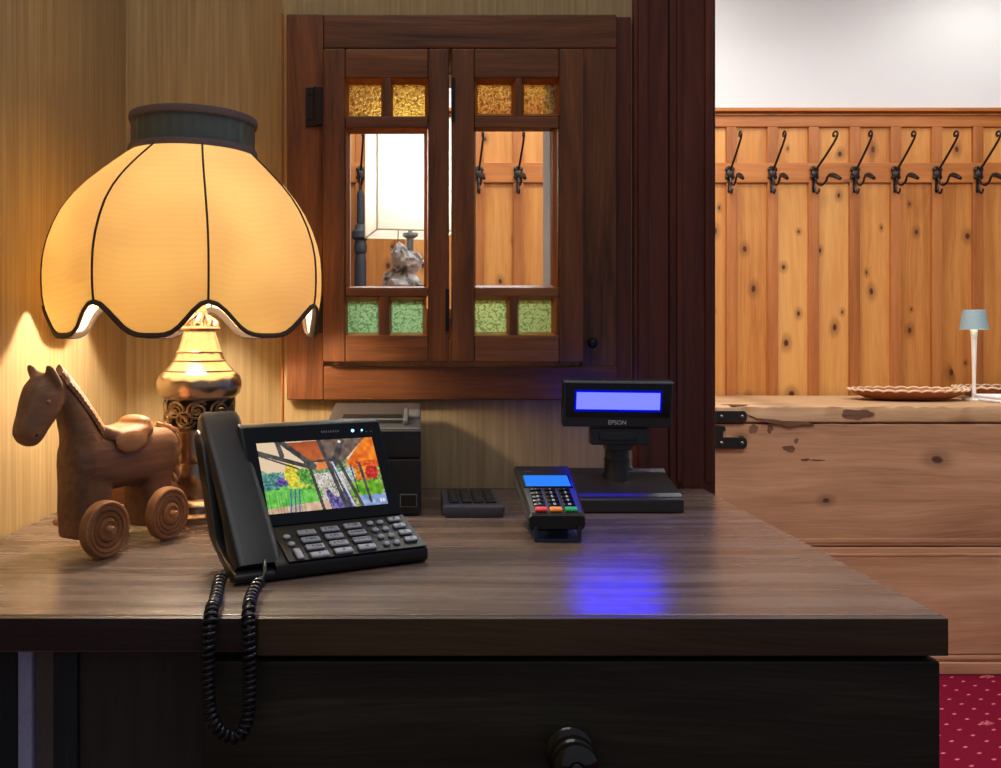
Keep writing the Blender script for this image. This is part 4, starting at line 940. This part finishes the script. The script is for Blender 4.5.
k_ = 3.43 / F; q = lambda y: (399.5 - y) * k_
b = MB(); b.lathe([(.040, .0005), (.040, .004), (.036, .007), (.010, .011), (.008, .016), (.0065, q(385)), (.0075, q(365)), (.010, q(340)), (.013, q(327)), (.013, q(323)), (.004, q(322)), (.004, q(313))], 28); b.build('stem', M['white_metal'], sl)
b = MB(); b.rings([[(r * math.cos(2 * PI * i / 40), r * math.sin(2 * PI * i / 40), z) for i in range(40)] for r, z in ((.050, q(328.5)), (.0385, q(309.5)), (.036, q(309)), (.004, q(309.5)), (.004, q(310.5)), (.036, q(310.5)), (.048, q(328.5)))], caps=False, loop=True); b.build('lamp_shade', M['teal_shade'], sl)
b = MB(); b.lathe([(.015, q(316)), (.028, q(315)), (.028, q(312.5)), (.015, q(312))], 24); b.build('light_disc', M['lamp_led'], sl)

# ---------------------------------------------------------------- coat hooks along the rail
def make_hook():
    t = thing('coat_hook', None, 'coat hook', (0, 0, 0))
    b = MB(); b.box(-.007, .007, -.004, .0, -.075, .035, .002)
    b.ball((0, -.008, .0), (.017, .012, .022)); b.ball((-.011, -.008, .020), (.009, .007, .011)); b.ball((.011, -.008, .020), (.009, .007, .011)); b.ball((-.012, -.008, -.012), (.008, .006, .009)); b.ball((.012, -.008, -.012), (.008, .006, .009))
    for z in (-.06, .03): b.ball((0, -.005, z), (.0035, .003, .0035))
    b.build('leaf_plate', M['iron'], t)
    b = MB(); up = [(0, -.010, .012), (0, -.050, .044), (.0, -.092, .080), (.0, -.124, .110), (0, -.139, .128), (0, -.142, .141), (0, -.132, .150), (0, -.119, .146), (0, -.116, .137), (.0, -.122, .133)]
    u2 = catmull([Vector(p) for p in up], 6); b.tube(u2, [.0048 - .0012 * i / len(u2) for i in range(len(u2))], 8); b.ball((0, -.122, .134), .006); b.build('upper_arm', M['iron'], t)
    b = MB(); lo = [(0, -.010, -.012), (0, -.024, -.040), (0, -.050, -.052), (0, -.074, -.042), (0, -.084, -.026), (0, -.100, -.020), (0, -.124, -.026), (0, -.158, -.044)]
    l2 = catmull([Vector(p) for p in lo], 6); nl = len(l2)
    b.tube(l2, [(.0045 if i < nl * .6 else .0045 + .006 * math.sin(PI * (i - nl * .6) / (nl * .42))) for i in range(nl)], 8); b.build('lower_arm', M['iron'], t)
    b = MB(); sm = catmull([Vector(p) for p in [(0, -.006, -.045), (0, -.014, -.072), (.0, -.026, -.082), (0, -.036, -.072), (0, -.036, -.064)]], 5); b.tube(sm, .0038, 7); b.build('small_hook', M['iron'], t)
    return t
hook = make_hook(); HZ = PZ(175.5, YF)
hooks = [(360.6, 'coat hook seen through the left clear pane, above the dark umbrella', 8), (478.5, 'coat hook at the left edge of the right clear window pane', 4), (517.8, 'coat hook in the middle of the right clear window pane', 4),
    (729, 'coat hook on the pine rail nearest to the doorway jamb', 0), (771.5, 'second coat hook from the doorway jamb', 0), (813, 'coat hook turned furthest sideways, third from the doorway jamb', 15),
    (854, 'fourth coat hook from the doorway jamb, middle of the rail', 1), (894.5, 'fifth coat hook from the doorway jamb', 3), (936, 'coat hook on the rail second from the right edge of the photo', 2), (977, 'coat hook on the rail at the right edge, above the small lamp', 2)]
for i, (px, lab, rz) in enumerate(hooks):
    h = hook if i == 0 else copy_tree(hook)
    h.location = (PX(px, YF - .02), YF - .0225, HZ); h.rotation_euler = (0, 0, math.radians(rz)); h['label'] = lab; h['group'] = 'iron coat hooks along the panelling'
# umbrella hanging from the hook behind the left pane
ud = YF - .062
um = thing('umbrella', 'dark closed umbrella hanging from the coat hook behind the left pane', 'umbrella', (PX(360.5, ud), ud, PZ(286, ud)))
zz_ = lambda y: PZ(y, ud) - PZ(286, ud)
b = MB(); b.lathe([(.010, zz_(330)), (.018, zz_(325)), (.024, zz_(290)), (.024, zz_(262)), (.020, zz_(254)), (.026, zz_(252)), (.027, zz_(246)), (.022, zz_(240))], 12); b.build('folded_canopy', M['umbrella'], um)
b = MB(); b.lathe([(.020, zz_(241)), (.037, zz_(238)), (.036, zz_(232)), (.026, zz_(229)), (.022, zz_(225)), (.012, zz_(224))], 12); b.build('collar', M['umbrella'], um)
b = MB(); b.lathe([(.010, zz_(225)), (.016, zz_(222)), (.015, zz_(195)), (.010, zz_(191)), (.003, zz_(190.5))], 12); b.build('handle', M['umbrella'], um)
b = MB(); b.tube(catmull([Vector(p) for p in [(0, 0, zz_(191)), (-.004, 0, zz_(187)), (-.004, -.0, zz_(184.5)), (.005, 0, zz_(184.2)), (.004, 0, zz_(187)), (.0005, 0, zz_(191))]], 5), .0022, 6); b.build('wrist_loop', M['umbrella'], um)

# ---------------------------------------------------------------- white lamp, paper and cupboard behind the hatch
cbx, cby, cbz = (-.32, .34), (2.2, 2.86), 1.262
cu = thing('cupboard', 'brown cupboard behind the hatch window, carrying the white lamp', 'cupboard', (0, 2.5, 0)); o = (0, 2.5, 0)
b = MB(); b.box(*cbx, *cby, .06, cbz - .03, .004); b.box(cbx[0] + .03, cbx[1] - .03, cby[0] + .03, cby[1] - .03, 0, .06); b.build('body', M['cupboard'], cu, o)
b = MB(); b.box(cbx[0] - .02, cbx[1] + .02, cby[0] - .02, cby[1] + .02, cbz - .03, cbz, .006); b.build('top', M['cupboard'], cu, o)
for s0, s1 in ((cbx[0] + .01, -.002 + .01), (.012, cbx[1] - .01)):
    b = MB(); b.box(s0, s1, cby[1], cby[1] + .018, .09, cbz - .05, .004); dd = b.build('door', M['cupboard'], cu, o)
    b = MB(); b.ball(((s0 + s1) / 2, cby[1] + .026, .7), .012); b.build('knob', M['hinge'], dd, o)
wx_, wy_ = -.022, 2.552
wl = thing('white_shade_lamp', 'lamp with square white shade seen through the left clear pane', 'lamp', (wx_, wy_, cbz), math.atan2(.045, .22))
z0, z1, hw = 1.482 - cbz, 1.79 - cbz, .1125
b = MB(); b.rings([[(-hw, -hw, z), (hw, -hw, z), (hw, hw, z), (-hw, hw, z)] for z in (z1, z0)], caps=False); ws_ = b.build('lamp_shade', M['white_shade'], wl, angle=20)
b = MB()
for z in (z0, z1): b.tube([(-hw, -hw, z), (0, -hw, z), (hw, -hw, z), (hw, 0, z), (hw, hw, z), (0, hw, z), (-hw, hw, z), (-hw, 0, z)], .0022, 6, closed=True)
for x, y in ((-hw, -hw), (hw, -hw), (hw, hw), (-hw, hw)): b.tube([(x, y, z0), (x, y, z1)], .0022, 6)
b.build('edging', M['shade_seam'], ws_)
b = MB(); b.lathe([(.06, 0), (.06, .01), (.02, .018), (.0095, .03), (.0095, z0 - .012), (.022, z0 - .004), (.022, z0 + .004), (.006, z0 + .006), (.006, z0 + .10)], 24); b.build('stem', M['steel_blue'], wl)
b = MB()
for a in range(4): b.tube([(0, 0, z0 + .05), (hw * math.cos(PI / 4 + a * PI / 2) * 1.4, hw * math.sin(PI / 4 + a * PI / 2) * 1.4, z0 + .02)], .002, 6)
b.build('shade_carrier', M['steel_blue'], wl)
b = MB(); b.tube([(-.034, .0, z0 + .03), (-.036, 0, z0 - .03)], .0012, 6); b.lathe([(.004, 0), (.010, -.006), (.009, -.014), (.004, -.018)], 12, mat=T((-.036, 0, z0 - .028))); b.build('pull_cord', M['slot'], wl)
b = MB(); b.tube([(-.040, 0, z0 - .044), (-.046, 0, z0 - .10)], [.004, .006], 8); b.tube([(-.034, 0, z0 - .044), (-.030, 0, z0 - .10)], [.004, .006], 8); tag(b.build('pull_grip', M['red_plastic'], wl), 'red pull grip')
b = MB(); b.ball((0, 0, z0 + .14), .03); b.build('bulb', M['lamp_led'], wl)
wlt = bpy.data.lights.new('white_lamp_light', 'POINT'); wlt.energy = 2.2; wlt.color = (1, .93, .82); wlt.shadow_soft_size = .04
wlo = bpy.data.objects.new('white_lamp_light', wlt); C.objects.link(wlo); wlo.parent = wl; wlo.location = (0, 0, z0 + .16)
def crumple(c, r, seed, b):
    t = bmesh.new(); bmesh.ops.create_icosphere(t, subdivisions=3, radius=1); g = random.Random(seed)
    for v in t.verts:
        k = g.uniform(.72, 1.12); v.co = Vector((v.co.x * r[0] * k, v.co.y * r[1] * k, v.co.z * r[2] * g.uniform(.8, 1.1)))
    b.merge(t, 0, T(c))
b = MB(); pd = 2.36
crumple((PX(409, pd), pd, PZ(262, pd)), (.040, .04, .030), 3, b); crumple((PX(400, pd), pd - .01, PZ(258, pd)), (.024, .03, .040), 9, b); crumple((PX(404, pd), pd, cbz + .050), (.055, .05, .053), 5, b); crumple((PX(393, pd), pd + .01, cbz + .055), (.03, .03, .053), 8, b)
pk = b.build('crumpled_paper', M['foil'], None, (PX(404, pd), pd, cbz), angle=8); tag(pk, 'crumpled grey and white paper in front of the white lamp', 'paper')

# ================================================================ light
def area(name, loc, rot, size, energy, col, sy=None):
    l = bpy.data.lights.new(name, 'AREA'); l.energy = energy; l.color = col; l.size = size
    if sy: l.shape = 'RECTANGLE'; l.size_y = sy
    ob = bpy.data.objects.new(name, l); C.objects.link(ob); ob.location = loc; ob.rotation_euler = tuple(math.radians(a) for a in rot); return ob
def spot(name, loc, rot, energy, col, ang=110, soft=.03):
    l = bpy.data.lights.new(name, 'SPOT'); l.energy = energy; l.color = col; l.spot_size = math.radians(ang); l.spot_blend = .6; l.shadow_soft_size = soft
    ob = bpy.data.objects.new(name, l); C.objects.link(ob); ob.location = loc; ob.rotation_euler = tuple(math.radians(a) for a in rot); return ob
for x in (-.45, .95, 2.35): spot('ceiling_spot', (x, 3.25, 2.74), (10, 0, 0), 12, (1, .94, .86), 165)
area('added_fill_panel', (1.5, 2.05, 2.72), (16, 0, 0), 3.0, 34, (1, .98, .97), .5)  # fill light added to even out the far wall and chest front
area('added_fill_panel', (.3, 3.05, 2.74), (-22, 0, 0), 1.8, 44, (1, .97, .94), .4)  # extra light added to brighten the coloured panes from behind
area('front_room_ceiling_light', (-.05, .6, 2.7), (0, 0, 0), 1.0, 6.5, (1, .97, .93))
wd = bpy.data.worlds.new('dim_room_air'); bpy.context.scene.world = wd; wd.use_nodes = True
bg = wd.node_tree.nodes['Background']; bg.inputs[0].default_value = (.75, .82, 1, 1); bg.inputs[1].default_value = .19

# ================================================================ camera
cam = bpy.data.cameras.new('camera'); cam.sensor_fit = 'HORIZONTAL'; cam.sensor_width = 36; cam.lens = F / 1001 * 36
cam.shift_x = (500.5 - CX) / 1001; cam.shift_y = -(384 - CY) / 1001; cam.clip_start = .05
co = bpy.data.objects.new('camera', cam); C.objects.link(co); co.location = (0, 0, EYE); co.rotation_euler = (PI / 2, 0, 0)
sc = bpy.context.scene; sc.camera = co
sc.view_settings.view_transform = 'Standard'; sc.view_settings.look = 'None'; sc.view_settings.gamma = 1; sc.view_settings.exposure = 0.0
sc.view_settings.use_curve_mapping = False
